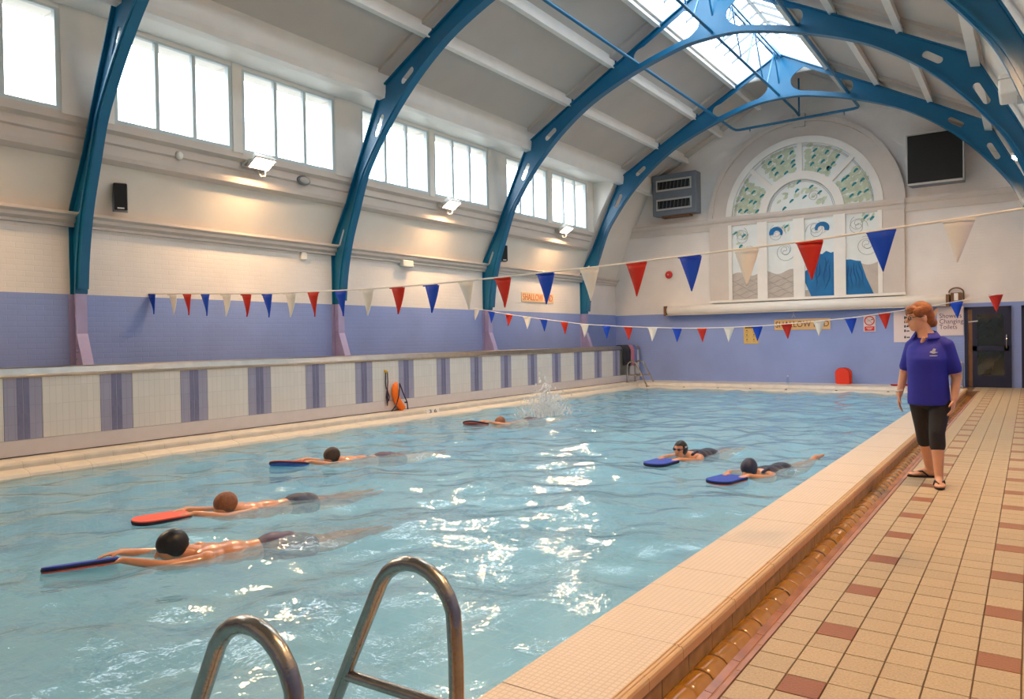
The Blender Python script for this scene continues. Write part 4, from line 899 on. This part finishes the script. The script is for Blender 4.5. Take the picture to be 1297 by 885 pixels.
def towel(y, w, h0, h1, colr, name, label):
    """folded over the steel capping"""
    t_ = MB(); n_ = 8; v = []; f = []
    prof = [(-0.42, 1.13 - h1), (-0.40, 1.06), (-0.385, 1.135), (-0.30, 1.148), (-0.24, 1.142), (-0.20, 1.09), (-0.158, 1.02), (-0.155, 0.95), (-0.15, 1.13 - h0 * 0.6), (-0.15, 1.13 - h0)]
    for i in range(n_ + 1):
        u = i / n_
        for (x, z) in prof:
            fold = 0.012 * math.sin(u * 9 + z * 4) * (1 if z < 1.0 else 0.2)
            v.append((x + (fold if x > -0.3 else -fold) - 10.0 + 0.0, y + w * u, z + (0.02 * math.sin(u * 5) if z < 0.9 else 0)))
    k = len(prof); nv = len(v)
    v += [(p[0] + (0.012 if p[0] > -10.3 else -0.012), p[1], p[2] + (0.01 if 1.1 < p[2] else 0)) for p in v]
    for i in range(n_):
        for j in range(k - 1):
            a = i * k + j; f.append((a, a + 1, a + k + 1, a + k)); f.append((nv + a, nv + a + k, nv + a + k + 1, nv + a + 1))
    for i in range(n_):
        for a in (i * k, i * k + k - 1): f.append((a, a + k, nv + a + k, nv + a))
    for j in range(k - 1):
        for a in (j, n_ * k + j): f.append((a, nv + a, nv + a + 1, a + 1))
    o = t_.add(v, f, True).build(name, mat(name + '_cloth', colr, 0.9, bump=0.4, bscale=90), None); return tag(o, label, 'towel', 'towels on the divider end')
towel(20.50, 0.50, 0.60, 0.4, lin(46, 48, 58), 'towel', 'charcoal towel draped over the steel capping behind the far ladder')
towel(21.04, 0.24, 0.62, 0.4, lin(206, 130, 150), 'towel', 'pink towel draped over the divider between charcoal and blue towels')
towel(21.30, 0.16, 0.60, 0.4, lin(110, 130, 190), 'towel', 'narrow blue towel draped at the end of the divider')
dm = tag(empty('depth_marker', (-9.735, 11.2, -0.02)), 'small white depth marker tile with black figures on the side coping', 'marker')
MB().box(-0.015, 0.015, -0.19, 0.19, -0.045, 0.05).build('tile', M['whitep'], dm)
dm.rotation_euler = (0, R(-8), 0)
place('lettering', text_mesh('3 6', 0.10, M['ink'], 0.001, xscale=1.9), dm, (0.0165, 0, 0.0), (R(90), 0, R(90)))
M['kred'] = mat('red_foam', lin(232, 62, 40), 0.6); M['kblue'] = mat('blue_foam', lin(28, 66, 180), 0.6, var=0.05); M['kdark'] = mat('dark_foam_core', lin(26, 26, 46), 0.7); M['kcoral'] = mat('coral_foam', lin(236, 92, 72), 0.6, var=0.05)
def board_outline(L, w):
    P = [(-L / 2, -w / 2 + 0.04), (-L / 2 + 0.03, -w / 2), (L / 2 - w * 0.42, -w / 2)]
    P += [(L / 2 - w * 0.42 + w * 0.42 * math.sin(a), -w / 2 * math.cos(a)) for a in [PI * k / 14 for k in range(1, 14)]]
    P += [(L / 2 - w * 0.42, w / 2), (-L / 2 + 0.03, w / 2), (-L / 2, w / 2 - 0.04)]
    return P
def kickboard(loc, rot, top, bottom, label, group='kickboards held by the swimmers', L=0.46, w=0.29):
    k = tag(empty('kickboard', loc), label, 'kickboard', group); k.rotation_euler = rot
    P = board_outline(L, w); Q = [(x * 0.985, y * 0.98) for x, y in P]
    MB().prism(P, 'z', -0.008, 0.010).build('core', M['kdark'], k)
    MB().prism(Q, 'z', 0.010, 0.020).build('top_layer', top, k); MB().prism(Q, 'z', -0.018, -0.008).build('bottom_layer', bottom, k)
    return k
kb = kickboard((-4.16, 21.50, ZC + 0.222), (0, R(-80), R(-90)), M['kred'], M['kred'], 'red kickboard standing against the end wall on the coping', 'spare kickboards by the end wall', 0.45, 0.36)
kb2 = kickboard((-4.11, 21.57, ZC + 0.222), (0, R(-82), R(-90)), M['kred'], M['kred'], 'red kickboard tucked behind the other one against the end wall', 'spare kickboards by the end wall', 0.45, 0.36)
kickboard((-2.75, 21.3, ZC + 0.019), (0, 0, 0.4), M['kred'], M['kred'], 'red kickboard lying flat on the coping under the white notice', 'spare kickboards by the end wall', 0.40, 0.26)
bt = tag(empty('water_bottle', (-5.53, 21.3, ZC)), 'small clear plastic water bottle on the far coping', 'bottle')
M['clear'] = glass_mat('clear_plastic', (0.86, 0.93, 0.96, 1))
MB().lathe([(0.034, 0), (0.036, 0.01), (0.036, 0.12), (0.03, 0.15), (0.014, 0.185), (0.014, 0.2)], 16).build('body', M['clear'], bt); MB().lathe([(0.017, 0.2), (0.017, 0.22), (0.012, 0.222)], 12).build('cap', M['whitep'], bt)
# ================================================================ PEOPLE
M['skin'] = mat('skin', lin(222, 164, 128), 0.5, var=0.06, vscale=8); M['skinwet'] = mat('wet_skin', lin(218, 150, 108), 0.28, var=0.08, vscale=8, coat=0.3)
M['hairred'] = mat('auburn_hair', lin(146, 80, 24), 0.45, var=0.25, vscale=30, bump=0.5, bscale=70)
M['polo'] = mat('royal_blue_polo', lin(40, 44, 160), 0.75, var=0.06, vscale=5, bump=0.15, bscale=200); M['legg'] = mat('black_leggings', lin(30, 28, 32), 0.7, var=0.1)
M['capblk'] = mat('black_swim_cap', lin(30, 28, 30), 0.4, var=0.15); M['hairbr'] = mat('dark_brown_hair', lin(58, 40, 30), 0.5, var=0.2, vscale=30, bump=0.4, bscale=80); M['hairgi'] = mat('light_brown_hair', lin(142, 88, 56), 0.5, var=0.2, vscale=30, bump=0.4, bscale=80)
M['suitnv'] = mat('navy_swimsuit', lin(40, 42, 66), 0.45, var=0.1); M['suitpl'] = mat('plum_swim_trunks', lin(84, 66, 90), 0.5, var=0.12); M['sandal'] = mat('black_sandal', lin(26, 24, 28), 0.5); M['lip'] = mat('lip', lin(170, 92, 82), 0.5); M['clipc'] = mat('cream_hair_clip', lin(226, 200, 160), 0.5)

def hand(m, wrist, fwd, up, side, size=1.0, curl=0.5, thumb=1):
    """palm, four curled fingers and a thumb; fwd: finger direction, up: back of the hand, side: thumb side axis"""
    w = Vector(wrist); f = Vector(fwd).normalized(); u = Vector(up); u = (u - f * u.dot(f)).normalized(); s = f.cross(u) * thumb
    q = size
    for k in (-1.5, -0.5, 0.5, 1.5):
        m.cap(w + s * (k * 0.012 * q), w + f * (0.075 * q) + s * (k * 0.018 * q), 0.015 * q, 0.0125 * q, 10)
    for k, L in zip((1.5, 0.5, -0.5, -1.5), (0.068, 0.078, 0.072, 0.055)):
        b = w + f * (0.085 * q) + s * (k * 0.0195 * q)
        d1 = (f - u * (curl * 0.5)).normalized(); d2 = (f - u * (curl * 1.4)).normalized()
        p1 = b + d1 * (L * 0.5 * q); p2 = p1 + d2 * (L * 0.5 * q)
        m.cap(b, p1, 0.0095 * q, 0.0088 * q, 8); m.cap(p1, p2, 0.0088 * q, 0.0072 * q, 8)
    b = w + f * (0.025 * q) + s * (0.028 * q); d = (f * 0.75 + s * 0.7 - u * 0.3).normalized()
    p1 = b + d * (0.036 * q); p2 = p1 + (f * 0.95 + s * 0.25 - u * 0.35).normalized() * (0.032 * q)
    m.cap(b, p1, 0.013 * q, 0.0105 * q, 8); m.cap(p1, p2, 0.0105 * q, 0.0085 * q, 8)

# ---- the instructor on the deck.  local x = across the picture, y = away, z = up
def instructor():
    P = tag(empty('person', (-0.765, 7.68, 0.0), R(5.6)), 'woman in blue polo shirt and black cropped leggings standing on the deck', 'person')
    hd = Vector((-0.068, -0.01, 1.505)); F = Vector((-0.88, -0.47, -0.10)).normalized(); Sd = Vector((0, 0, 1)).cross(F).normalized(); U = F.cross(Sd)
    if U.z < 0: U = -U
    def H(f, s, u): return hd + F * f + Sd * s + U * u
    rotM = Matrix((F, Sd, U)).transposed().to_euler()
    m = MB()
    m.ell(H(-0.005, 0, 0.025), (0.100, 0.078, 0.105), rotM, 20, 14); m.ell(H(0.028, 0, -0.045), (0.070, 0.062, 0.080), rotM, 16, 10)
    m.ell(H(0.055, 0, -0.098), (0.030, 0.034, 0.024), rotM, 12, 8)                        # chin
    m.cap(H(0.098, 0, 0.005), H(0.116, 0, -0.030), 0.009, 0.014, 10)                       # nose
    for s in (-1, 1): m.ell(H(0.052, s * 0.036, -0.035), (0.034, 0.028, 0.032), rotM, 10, 8); m.ell(H(-0.01, s * 0.08, -0.012), (0.022, 0.011, 0.033), rotM, 10, 8)
    for d in (0.004, -0.012): m.ell(H(0.090, 0, -0.062 + d), (0.012, 0.024, 0.007), rotM, 10, 6)
    m.cap(H(-0.02, 0, -0.07), (-0.01, 0.01, 1.32), 0.058, 0.066); m.cap((-0.01, 0.02, 1.33), (0.0, 0.02, 1.24), 0.075, 0.10)
    # arms
    sr, er, wr = Vector((-0.138, 0.06, 1.235)), Vector((-0.193, 0.10, 0.985)), Vector((-0.232, 0.03, 0.80))
    sl, el, wl = Vector((0.160, -0.02, 1.235)), Vector((0.222, -0.01, 0.965)), Vector((0.200, -0.10, 0.775))
    m.cap(sr, er, 0.052, 0.042); m.cap(er, wr, 0.041, 0.027); m.cap(sl, el, 0.055, 0.044); m.cap(el, wl, 0.043, 0.029)
    hand(m, wr, (-0.02, -0.12, -1), (-1, 0.1, 0), 0, 1.0, 0.45, -1); hand(m, wl, (-0.12, -0.2, -1), (1, -0.2, 0), 0, 1.0, 0.55, 1)
    # legs below the leggings
    kr, ar = Vector((-0.048, 0.16, 0.48)), Vector((0.005, 0.33, 0.085)); kl, al = Vector((0.066, -0.10, 0.48)), Vector((0.078, -0.13, 0.085))
    for k, a in ((kr, ar), (kl, al)):
        c = k.lerp(a, 0.30) + Vector((0, 0.02, 0)); m.cap(k, c, 0.058, 0.060); m.cap(c, a, 0.056, 0.034); m.cap(a, a - Vector((0, 0, 0.035)), 0.037, 0.034)
    fr, fl = Vector((-0.97, -0.22, 0)).normalized(), Vector((0.03, -1, 0)).normalized()
    for a, f in ((ar, fr), (al, fl)):
        s = Vector((-f.y, f.x, 0)); b = Vector((a.x, a.y, 0.0))
        m.cap(b - f * 0.035 + Vector((0, 0, .045)), b + f * 0.08 + Vector((0, 0, .045)), 0.031, 0.033); m.cap(b + f * 0.03 + Vector((0, 0, .06)), b + f * 0.12 + Vector((0, 0, .038)), 0.034, 0.022)
        for k, L in ((-0.030, 0.165), (-0.012, 0.178), (0.006, 0.172), (0.022, 0.160), (0.036, 0.145)):
            m.cap(b + f * 0.10 + s * k * 0.9 + Vector((0, 0, .034)), b + f * L + s * k + Vector((0, 0, .028)), 0.016, 0.0105, 8)
    body = remesh('body', m, M['skin'], 0.0065, 5, P)
    # polo shirt
    m = MB()
    secs = [(.715, .168, .148, .004, 0), (.74, .172, .152, .004, 0), (.82, .170, .152, .002, -.002), (.92, .164, .150, -.002, -.004), (1.0, .162, .150, -.004, -.006), (1.07, .165, .158, -.004, -.014), (1.13, .168, .156, -.002, -.014), (1.19, .168, .138, 0, -.002), (1.24, .160, .115, .002, .008), (1.28, .128, .09, 0, .014), (1.315, .085, .075, -.005, .014)]
    v = []; f = []; ns = 36
    for z, a, b, ox, oy in secs:
        for k in range(ns):
            t = 2 * PI * k / ns; wob = 1 + (0.018 * math.sin(5 * t + z * 9) * max(0, 1 - abs(z - .85) / .25))
            v.append((ox + a * wob * math.cos(t), oy + b * wob * math.sin(t), z))
    for i in range(len(secs) - 1):
        for k in range(ns): l = (k + 1) % ns; f.append((i * ns + k, i * ns + l, (i + 1) * ns + l, (i + 1) * ns + k))
    f += [tuple(reversed(range(ns))), tuple((len(secs) - 1) * ns + k for k in range(ns))]
    m.add(v, f, True)
    m.ell((-0.06, -0.075, 1.11), (0.075, 0.085, 0.085)); m.ell((0.06, -0.070, 1.11), (0.075, 0.085, 0.085)); m.ell((0.0, -0.075, 1.10), (0.09, 0.082, 0.085))
    m.cap((-0.10, 0.03, 1.275), (0.115, 0.0, 1.275), 0.056, 0.056); m.cap((0.0, 0.02, 1.27), (-0.005, 0.016, 1.30), 0.085, 0.076)
    m.cap(sr + Vector((0.012, -.01, 0.01)), sr.lerp(er, 0.70), 0.060, 0.058); m.cap(sl + Vector((-0.012, 0, 0.01)), sl.lerp(el, 0.72), 0.064, 0.062)
    m.ell(sr.lerp(er, 0.72), (0.056, 0.056, 0.03)); m.ell(sl.lerp(el, 0.76), (0.061, 0.061, 0.03))
    shirt = remesh('polo_shirt', m, M['polo'], 0.008, 5, P)
    # collar: two folded wings round the neck, and the open placket showing skin
    nb = Vector((-0.012, 0.012, 1.318))
    v = []; n_ = 18
    for k in range(n_ + 1):
        a = R(278) + R(294) * k / n_; rr = 0.088
        ca, sa = math.cos(a), math.sin(a)
        v.append((nb.x + rr * ca, nb.y + rr * 0.9 * sa, nb.z + 0.055 + 0.015 * sa)); v.append((nb.x + (rr + 0.034) * ca, nb.y + (rr + 0.034) * 0.9 * sa, nb.z + 0.012 * sa + 0.004)); 
    nv = len(v); v += [(x * 1.0, y, z - 0.006) for x, y, z in v]
    f = [(2 * k, 2 * k + 1, 2 * k + 3, 2 * k + 2) for k in range(n_)] + [(nv + 2 * k, nv + 2 * k + 2, nv + 2 * k + 3, nv + 2 * k + 1) for k in range(n_)]
    f += [(2 * k, 2 * k + 2, nv + 2 * k + 2, nv + 2 * k) for k in range(n_)] + [(2 * k + 1, nv + 2 * k + 1, nv + 2 * k + 3, 2 * k + 3) for k in range(n_)]
    MB().add(v, f, True).build('collar', M['polo'], shirt)
    MB().ell((-0.036, -0.070, 1.292), (0.020, 0.014, 0.040), (0.5, 0, 0.4), 14, 10).build('open_neck', M['skin'], shirt)
    lg = MB(); lg.prism([(0.035, 0.0), (-0.02, 0.012), (-0.03, 0.0), (0.0, -0.012)], 'y', -0.003, 0.003).box(-0.03, 0.03, -0.003, 0.003, -0.034, -0.026).prism([(-0.012, 0.012), (0.0, 0.035), (0.02, 0.03), (0.012, 0.008)], 'y', -0.003, 0.003).build('chest_logo', M['whitep'], shirt, (0.045, -0.182, 1.19))
    # leggings
    m = MB(); m.ell((0.012, 0.01, 0.77), (0.150, 0.128, 0.11))
    hr, hl = Vector((-0.062, 0.03, 0.72)), Vector((0.092, -0.01, 0.72))
    for h, k, a in ((hr, kr, ar), (hl, kl, al)):
        m.cap(h, k, 0.094, 0.066); c = k.lerp(a, 0.30) + Vector((0, 0.02, 0)); m.cap(k, c, 0.066, 0.066); m.cap(c, k.lerp(a, 0.32) + Vector((0, 0.02, 0)), 0.066, 0.064)
    remesh('leggings', m, M['legg'], 0.0075, 5, P)
    # hair: swept-back cap with a fringe and a small bun held by a clip
    m = MB(); m.ell(H(-0.022, 0, 0.048), (0.106, 0.089, 0.098), rotM, 20, 14); m.ell(H(-0.075, 0, -0.01), (0.058, 0.078, 0.085), rotM, 14, 10); m.ell(H(-0.115, 0, -0.062), (0.042, 0.05, 0.046), rotM, 12, 8)
    m.ell(H(0.062, 0, 0.082), (0.045, 0.066, 0.036), rotM, 14, 8); m.ell(H(0.082, 0.0, 0.058), (0.02, 0.058, 0.028), rotM, 12, 8)
    for s in (-1, 1): m.ell(H(0.02, s * 0.072, 0.045), (0.062, 0.018, 0.05), rotM, 12, 8)
    remesh('hair', m, M['hairred'], 0.007, 3, P)
    c_ = MB(); c_.prism([(-0.012, 0.0), (0.03, 0.055), (0.045, 0.05), (0.02, -0.035), (0.0, -0.03)], 'y', -0.02, 0.02); c_.build('hair_clip', M['clipc'], P, H(-0.125, 0.0, 0.01))
    # face details
    for s in (-1, 1):
        e = MB(); e.ell(H(0.083, s * 0.031, 0.004), (0.010, 0.013, 0.009), rotM, 12, 8).build('eye', M['whitep'], P)
        i_ = MB(); i_.ell(H(0.090, s * 0.032, 0.004), (0.005, 0.006, 0.006), rotM, 10, 6).build('iris', M['black'], P)
        b_ = MB(); b_.cap(H(0.089, s * 0.018, 0.026), H(0.082, s * 0.048, 0.024), 0.004, 0.003, 6).build('eyebrow', M['hairred'], P)
    m = MB(); m.cap(H(0.1005, -0.018, -0.063), H(0.1005, 0.018, -0.063), 0.0045, 0.0045, 8); m.build('lips', M['lip'], P)
    g = MB()
    for s in (-1, 1):
        g.tube([H(0.104 - 0.006 * abs(math.cos(a)), s * 0.033 + 0.025 * math.cos(a), 0.002 + 0.016 * math.sin(a)) for a in [2 * PI * k / 16 for k in range(16)]], 0.0026, 6, closed=True)
        g.tube([H(0.100, s * 0.058, 0.008), H(0.05, s * 0.083, 0.010), H(-0.012, s * 0.086, 0.008)], 0.003, 6)
    g.tube([H(0.107, -0.009, 0.006), H(0.112, 0, 0.009), H(0.107, 0.009, 0.006)], 0.0026, 6); g.build('glasses', M['black'], P)
    MB().tube([wr + Vector((0.03 * math.cos(a), 0.028 * math.sin(a), 0.035 + 0.006 * math.cos(a))) for a in [2 * PI * k / 14 for k in range(14)]], 0.007, 6, closed=True).build('wristband', M['whitep'], P)
    # flip-flops
    for a, f in ((ar, fr), (al, fl)):
        s = Vector((-f.y, f.x, 0)); b = Vector((a.x, a.y, 0)); out = []
        for k in range(20):
            t = 2 * PI * k / 20; r0 = 0.042 if math.cos(t) > 0 else 0.034
            q = b + f * (0.062 + 0.128 * math.cos(t)) + s * (r0 * math.sin(t)); out.append((q.x, q.y))
        sh = MB().prism(out, 'z', 0.001, 0.018).build('sandal', M['sandal'], P)
        T0 = b + f * 0.135 + s * (-0.008) + Vector((0, 0, .045))
        MB().tube([b + f * 0.02 - s * 0.040 + Vector((0, 0, .02)), b + f * 0.07 - s * 0.034 + Vector((0, 0, .062)), T0, b + f * 0.07 + s * 0.036 + Vector((0, 0, .062)), b + f * 0.02 + s * 0.042 + Vector((0, 0, .02))], 0.009, 8).build('sandal_strap', M['sandal'], sh)
    return P
instructor()

# ---- swimmers: local x = swimming direction, z = 0 at the water surface
def swimmer(hx, hy, deg, label, head_mat, suit, suit_mat, board, scale=0.93, lift=0.0, arm_bend=0.0, feet_up=0.0, goggles=False, blab=''):
    P = tag(empty('person', (hx, hy, ZW), R(deg)), label, 'person', 'swimmers with kickboards'); P.scale = (scale, scale, scale); board = board + (0,) if len(board) == 3 else board
    z0 = lift; m = MB(); hz = 0.075 + z0
    pit = R(18) if goggles else R(38)
    m.ell((0, 0, hz), (0.104, 0.078, 0.108), (0, pit, 0), 18, 12); m.ell((0.035, 0, hz - 0.05), (0.062, 0.06, 0.075), (0, pit, 0), 14, 10)
    m.cap((0.105, 0, hz + 0.005 - (0 if goggles else 0.05)), (0.112, 0, hz - 0.025 - (0 if goggles else 0.05)), 0.010, 0.014, 8)
    m.cap((-0.05, 0, hz - 0.05), (-0.19, 0, -0.03 + z0 * 0.5), 0.058, 0.066)
    m.ell((-0.26, 0, -0.04 + z0 * .6), (0.14, 0.175, 0.080)); m.ell((-0.42, 0, -0.055 + z0 * .4), (0.18, 0.150, 0.088)); m.ell((-0.60, 0, -0.065 + z0 * .2), (0.16, 0.125, 0.080)); m.ell((-0.78, 0, -0.065), (0.15, 0.140, 0.088))
    hx_, hz_ = 0.40 - arm_bend * 0.12, 0.030
    for s in (-1, 1):
        sh = Vector((-0.22, s * 0.165, -0.035 + z0 * .5)); el = Vector((0.06 - arm_bend * 0.12, s * (0.20 + 0.10 * arm_bend), -0.035 + 0.03 * arm_bend)); wr = Vector((hx_ - 0.06, s * 0.125, 0.035))
        m.cap(sh, el, 0.050, 0.040); m.cap(el, wr, 0.040, 0.026); m.ell(sh, (0.065, 0.06, 0.06))
        hand(m, wr, (1, -0.15 * s, -0.02), (0, 0.1 * s, 1), 0, 1.0, 0.25, s)
        hp = Vector((-0.83, s * 0.070, -0.075)); kn = Vector((-1.19, s * 0.10, -0.11 + 0.3 * feet_up * (1 if s > 0 else 0.2))); an = Vector((-1.53, s * 0.10, -0.085 + feet_up * (1.0 if s > 0 else 0.1)))
        m.cap(hp, kn, 0.078, 0.054); m.cap(kn, kn.lerp(an, .3), 0.054, 0.056); m.cap(kn.lerp(an, .3), an, 0.055, 0.033); m.cap(an, an + Vector((-0.05, 0, -0.01)), 0.034, 0.032); m.cap(an + Vector((-0.04, 0, -.01)), an + Vector((-0.19, s * 0.01, 0.005)), 0.030, 0.018)
    remesh('body', m, M['skinwet'], 0.0085, 4, P)
    m = MB(); m.ell((-0.012, 0, hz + 0.012), (0.112, 0.088, 0.112), (0, pit, 0), 20, 14)
    if not goggles: m.ell((0.015, 0, hz + 0.02), (0.105, 0.086, 0.092), (0, pit, 0), 16, 10); m.ell((-0.045, 0, hz - 0.03), (0.07, 0.075, 0.07), (0, pit, 0), 14, 8)
    hair = remesh('swim_cap' if head_mat in (M['capblk'], M['suitnv']) else 'hair', m, head_mat, 0.008, 3, P)
    if goggles:
        g = MB()
        # the cap leaves the face free: it sits back on the head
        for v_ in hair.data.vertices:
            if v_.co.x > 0.055 and v_.co.z < hz + 0.055: v_.co.x -= 0.045
        for s in (-1, 1): g.ell((0.100, s * 0.033, hz + 0.012), (0.014, 0.026, 0.018), (0, pit, 0), 12, 8)
        g.tube([(0.106, -0.012, hz + 0.012), (0.11, 0, hz + 0.016), (0.106, 0.012, hz + 0.012)], 0.005, 6)
        for s in (-1, 1): g.tube([(0.094, s * 0.055, hz + 0.014), (0.04, s * 0.083, hz + 0.02), (-0.03, s * 0.092, hz + 0.03)], 0.006, 6)
        g.build('goggles', M['suitnv'], P); MB().cap((0.096, -0.018, hz - 0.062), (0.096, 0.018, hz - 0.062), 0.005, 0.005, 6).build('lips', M['lip'], P)
        MB().box(-0.02, 0.03, 0.084, 0.09, hz + 0.03, hz + 0.05).build('cap_logo', M['greyw'], P) if label.startswith('swimmer in black cap') else None
    m = MB()
    if suit == 'trunks':
        m.ell((-0.76, 0, -0.062), (0.17, 0.158, 0.110)); m.ell((-0.86, 0, -0.07), (0.14, 0.158, 0.108))
        for s in (-1, 1):
            hp = Vector((-0.83, s * 0.070, -0.075)); kn = Vector((-1.19, s * 0.10, -0.11 + 0.3 * feet_up * (1 if s > 0 else 0.2))); m.cap(hp, hp.lerp(kn, 0.55 if suit_mat is M['suitpl'] else 0.2), 0.094, 0.084)
    else:
        m.ell((-0.32, 0, -0.045 + z0 * .52), (0.10, 0.158, 0.098)); m.ell((-0.42, 0, -0.05 + z0 * .4), (0.20, 0.166, 0.104)); m.ell((-0.60, 0, -0.058 + z0 * .2), (0.20, 0.142, 0.098)); m.ell((-0.79, 0, -0.058), (0.17, 0.160, 0.106))
        for s in (-1, 1): m.cap((-0.17, s * 0.085, 0.018 + z0 * .5), (-0.30, s * 0.085, 0.040 + z0 * .5), 0.022, 0.022)
    remesh('swimsuit', m, suit_mat, 0.009, 4, P)
    top, bot, tilt, roll = board
    c = Matrix.Rotation(R(deg), 4, 'Z') @ Vector(((hx_ + 0.20) * scale, 0, 0)); 
    kickboard((hx + c.x, hy + c.y, ZW + 0.012), (R(roll), R(tilt), R(deg)), top, bot, blab)
    return P
swimmer(-5.08, 2.98, -114, 'swimmer in black cap and plum trunks nearest the ladder, arms stretched to a blue board', M['capblk'], 'trunks', M['suitpl'], (M['kblue'], M['kcoral'], 0, 12), 0.95, -0.012, 0, 0.05, blab='blue kickboard with coral underside held by the black-capped swimmer in plum trunks')
swimmer(-6.02, 4.05, -104, 'swimmer with light brown hair and dark briefs pushing a coral board', M['hairgi'], 'trunks', M['suitnv'], (M['kcoral'], M['kdark'], 0), 0.92, -0.022, 0, 0.02, blab='coral kickboard with dark underside held by the brown-haired swimmer')
swimmer(-7.33, 6.47, -112, 'swimmer with dark hair and purple trunks alongside the divider coping', M['hairbr'], 'trunks', M['suitpl'], (M['kcoral'], M['kblue'], -8, 14), 0.92, -0.012, 0, 0.04, blab='coral and blue kickboard with raised nose held by the dark-haired swimmer')
swimmer(-7.98, 11.05, -108, 'swimmer kicking up a white splash close to the divider', M['hairgi'], 'trunks', M['suitpl'], (M['kdark'], M['kcoral'], -12, 13), 0.92, -0.085, 0, 0.05, blab='dark kickboard with coral underside ahead of the splashing swimmer')
swimmer(-3.55, 8.70, -97, 'swimmer in black cap and goggles with head raised over a blue board', M['capblk'], 'one', M['suitnv'], (M['kblue'], M['kdark'], 0), 0.92, 0.045, 0.6, 0.03, True, blab='small blue kickboard held by the goggled swimmer with head raised')
swimmer(-2.50, 8.02, -102, 'swimmer in dark cap and navy swimsuit beside the deck coping, one foot raised', M['suitnv'], 'one', M['suitnv'], (M['kblue'], M['kcoral'], 0), 0.92, 0.0, 0.7, 0.12, blab='blue kickboard with coral underside held by the swimmer beside the deck coping')

# ---- splash behind the kicking swimmer
M['foam'] = mat('white_splash_foam', lin(236, 242, 246), 0.4)
_nt = M['foam'].node_tree; _t = _nt.nodes.new('ShaderNodeBsdfTransparent'); _m = _nt.nodes.new('ShaderNodeMixShader'); _m.inputs[0].default_value = 0.45
_nt.links.new(_nt.nodes['Principled BSDF'].outputs[0], _m.inputs[1]); _nt.links.new(_t.outputs[0], _m.inputs[2]); _nt.links.new(_m.outputs[0], _nt.nodes['Material Output'].inputs[0]); rs = random.Random(21)
sp_ = MB()
for i in range(900):
    a = rs.uniform(0, 2 * PI); r0 = abs(rs.gauss(0, 0.2)); h = max(0, rs.gauss(0.2, 0.24)) * (1 - min(1, r0 / 0.8)); s_r = rs.uniform(0.006, 0.022)
    bm = bmesh.new(); bmesh.ops.create_icosphere(bm, subdivisions=1, radius=s_r, matrix=Matrix.Translation((r0 * math.cos(a) * 1.2, r0 * math.sin(a) * 1.6, h)) @ Matrix.Diagonal((1, 1, rs.uniform(1, 2.2), 1))); sp_.bm(bm, True)
for i in range(60):
    a = rs.uniform(0, 2 * PI); r0 = rs.uniform(0.05, 0.5); c = Vector((r0 * math.cos(a), r0 * math.sin(a) * 1.4, 0.005)); d = Vector((math.cos(a) * .5, math.sin(a) * .5, rs.uniform(.5, 1.6))).normalized()
    L = rs.uniform(.08, .42) * (1 - r0); sp_.tube([c, c + d * L * .5, c + d * L + Vector((0, 0, -.02))], 0, 6, radii=[.022, .014, .003])
sp = sp_.build('water_splash', M['foam'], None, (-7.93, 12.55, ZW), fix=False)
tag(sp, 'white spray of droplets thrown up by the kicking feet', 'splash', kind='stuff')
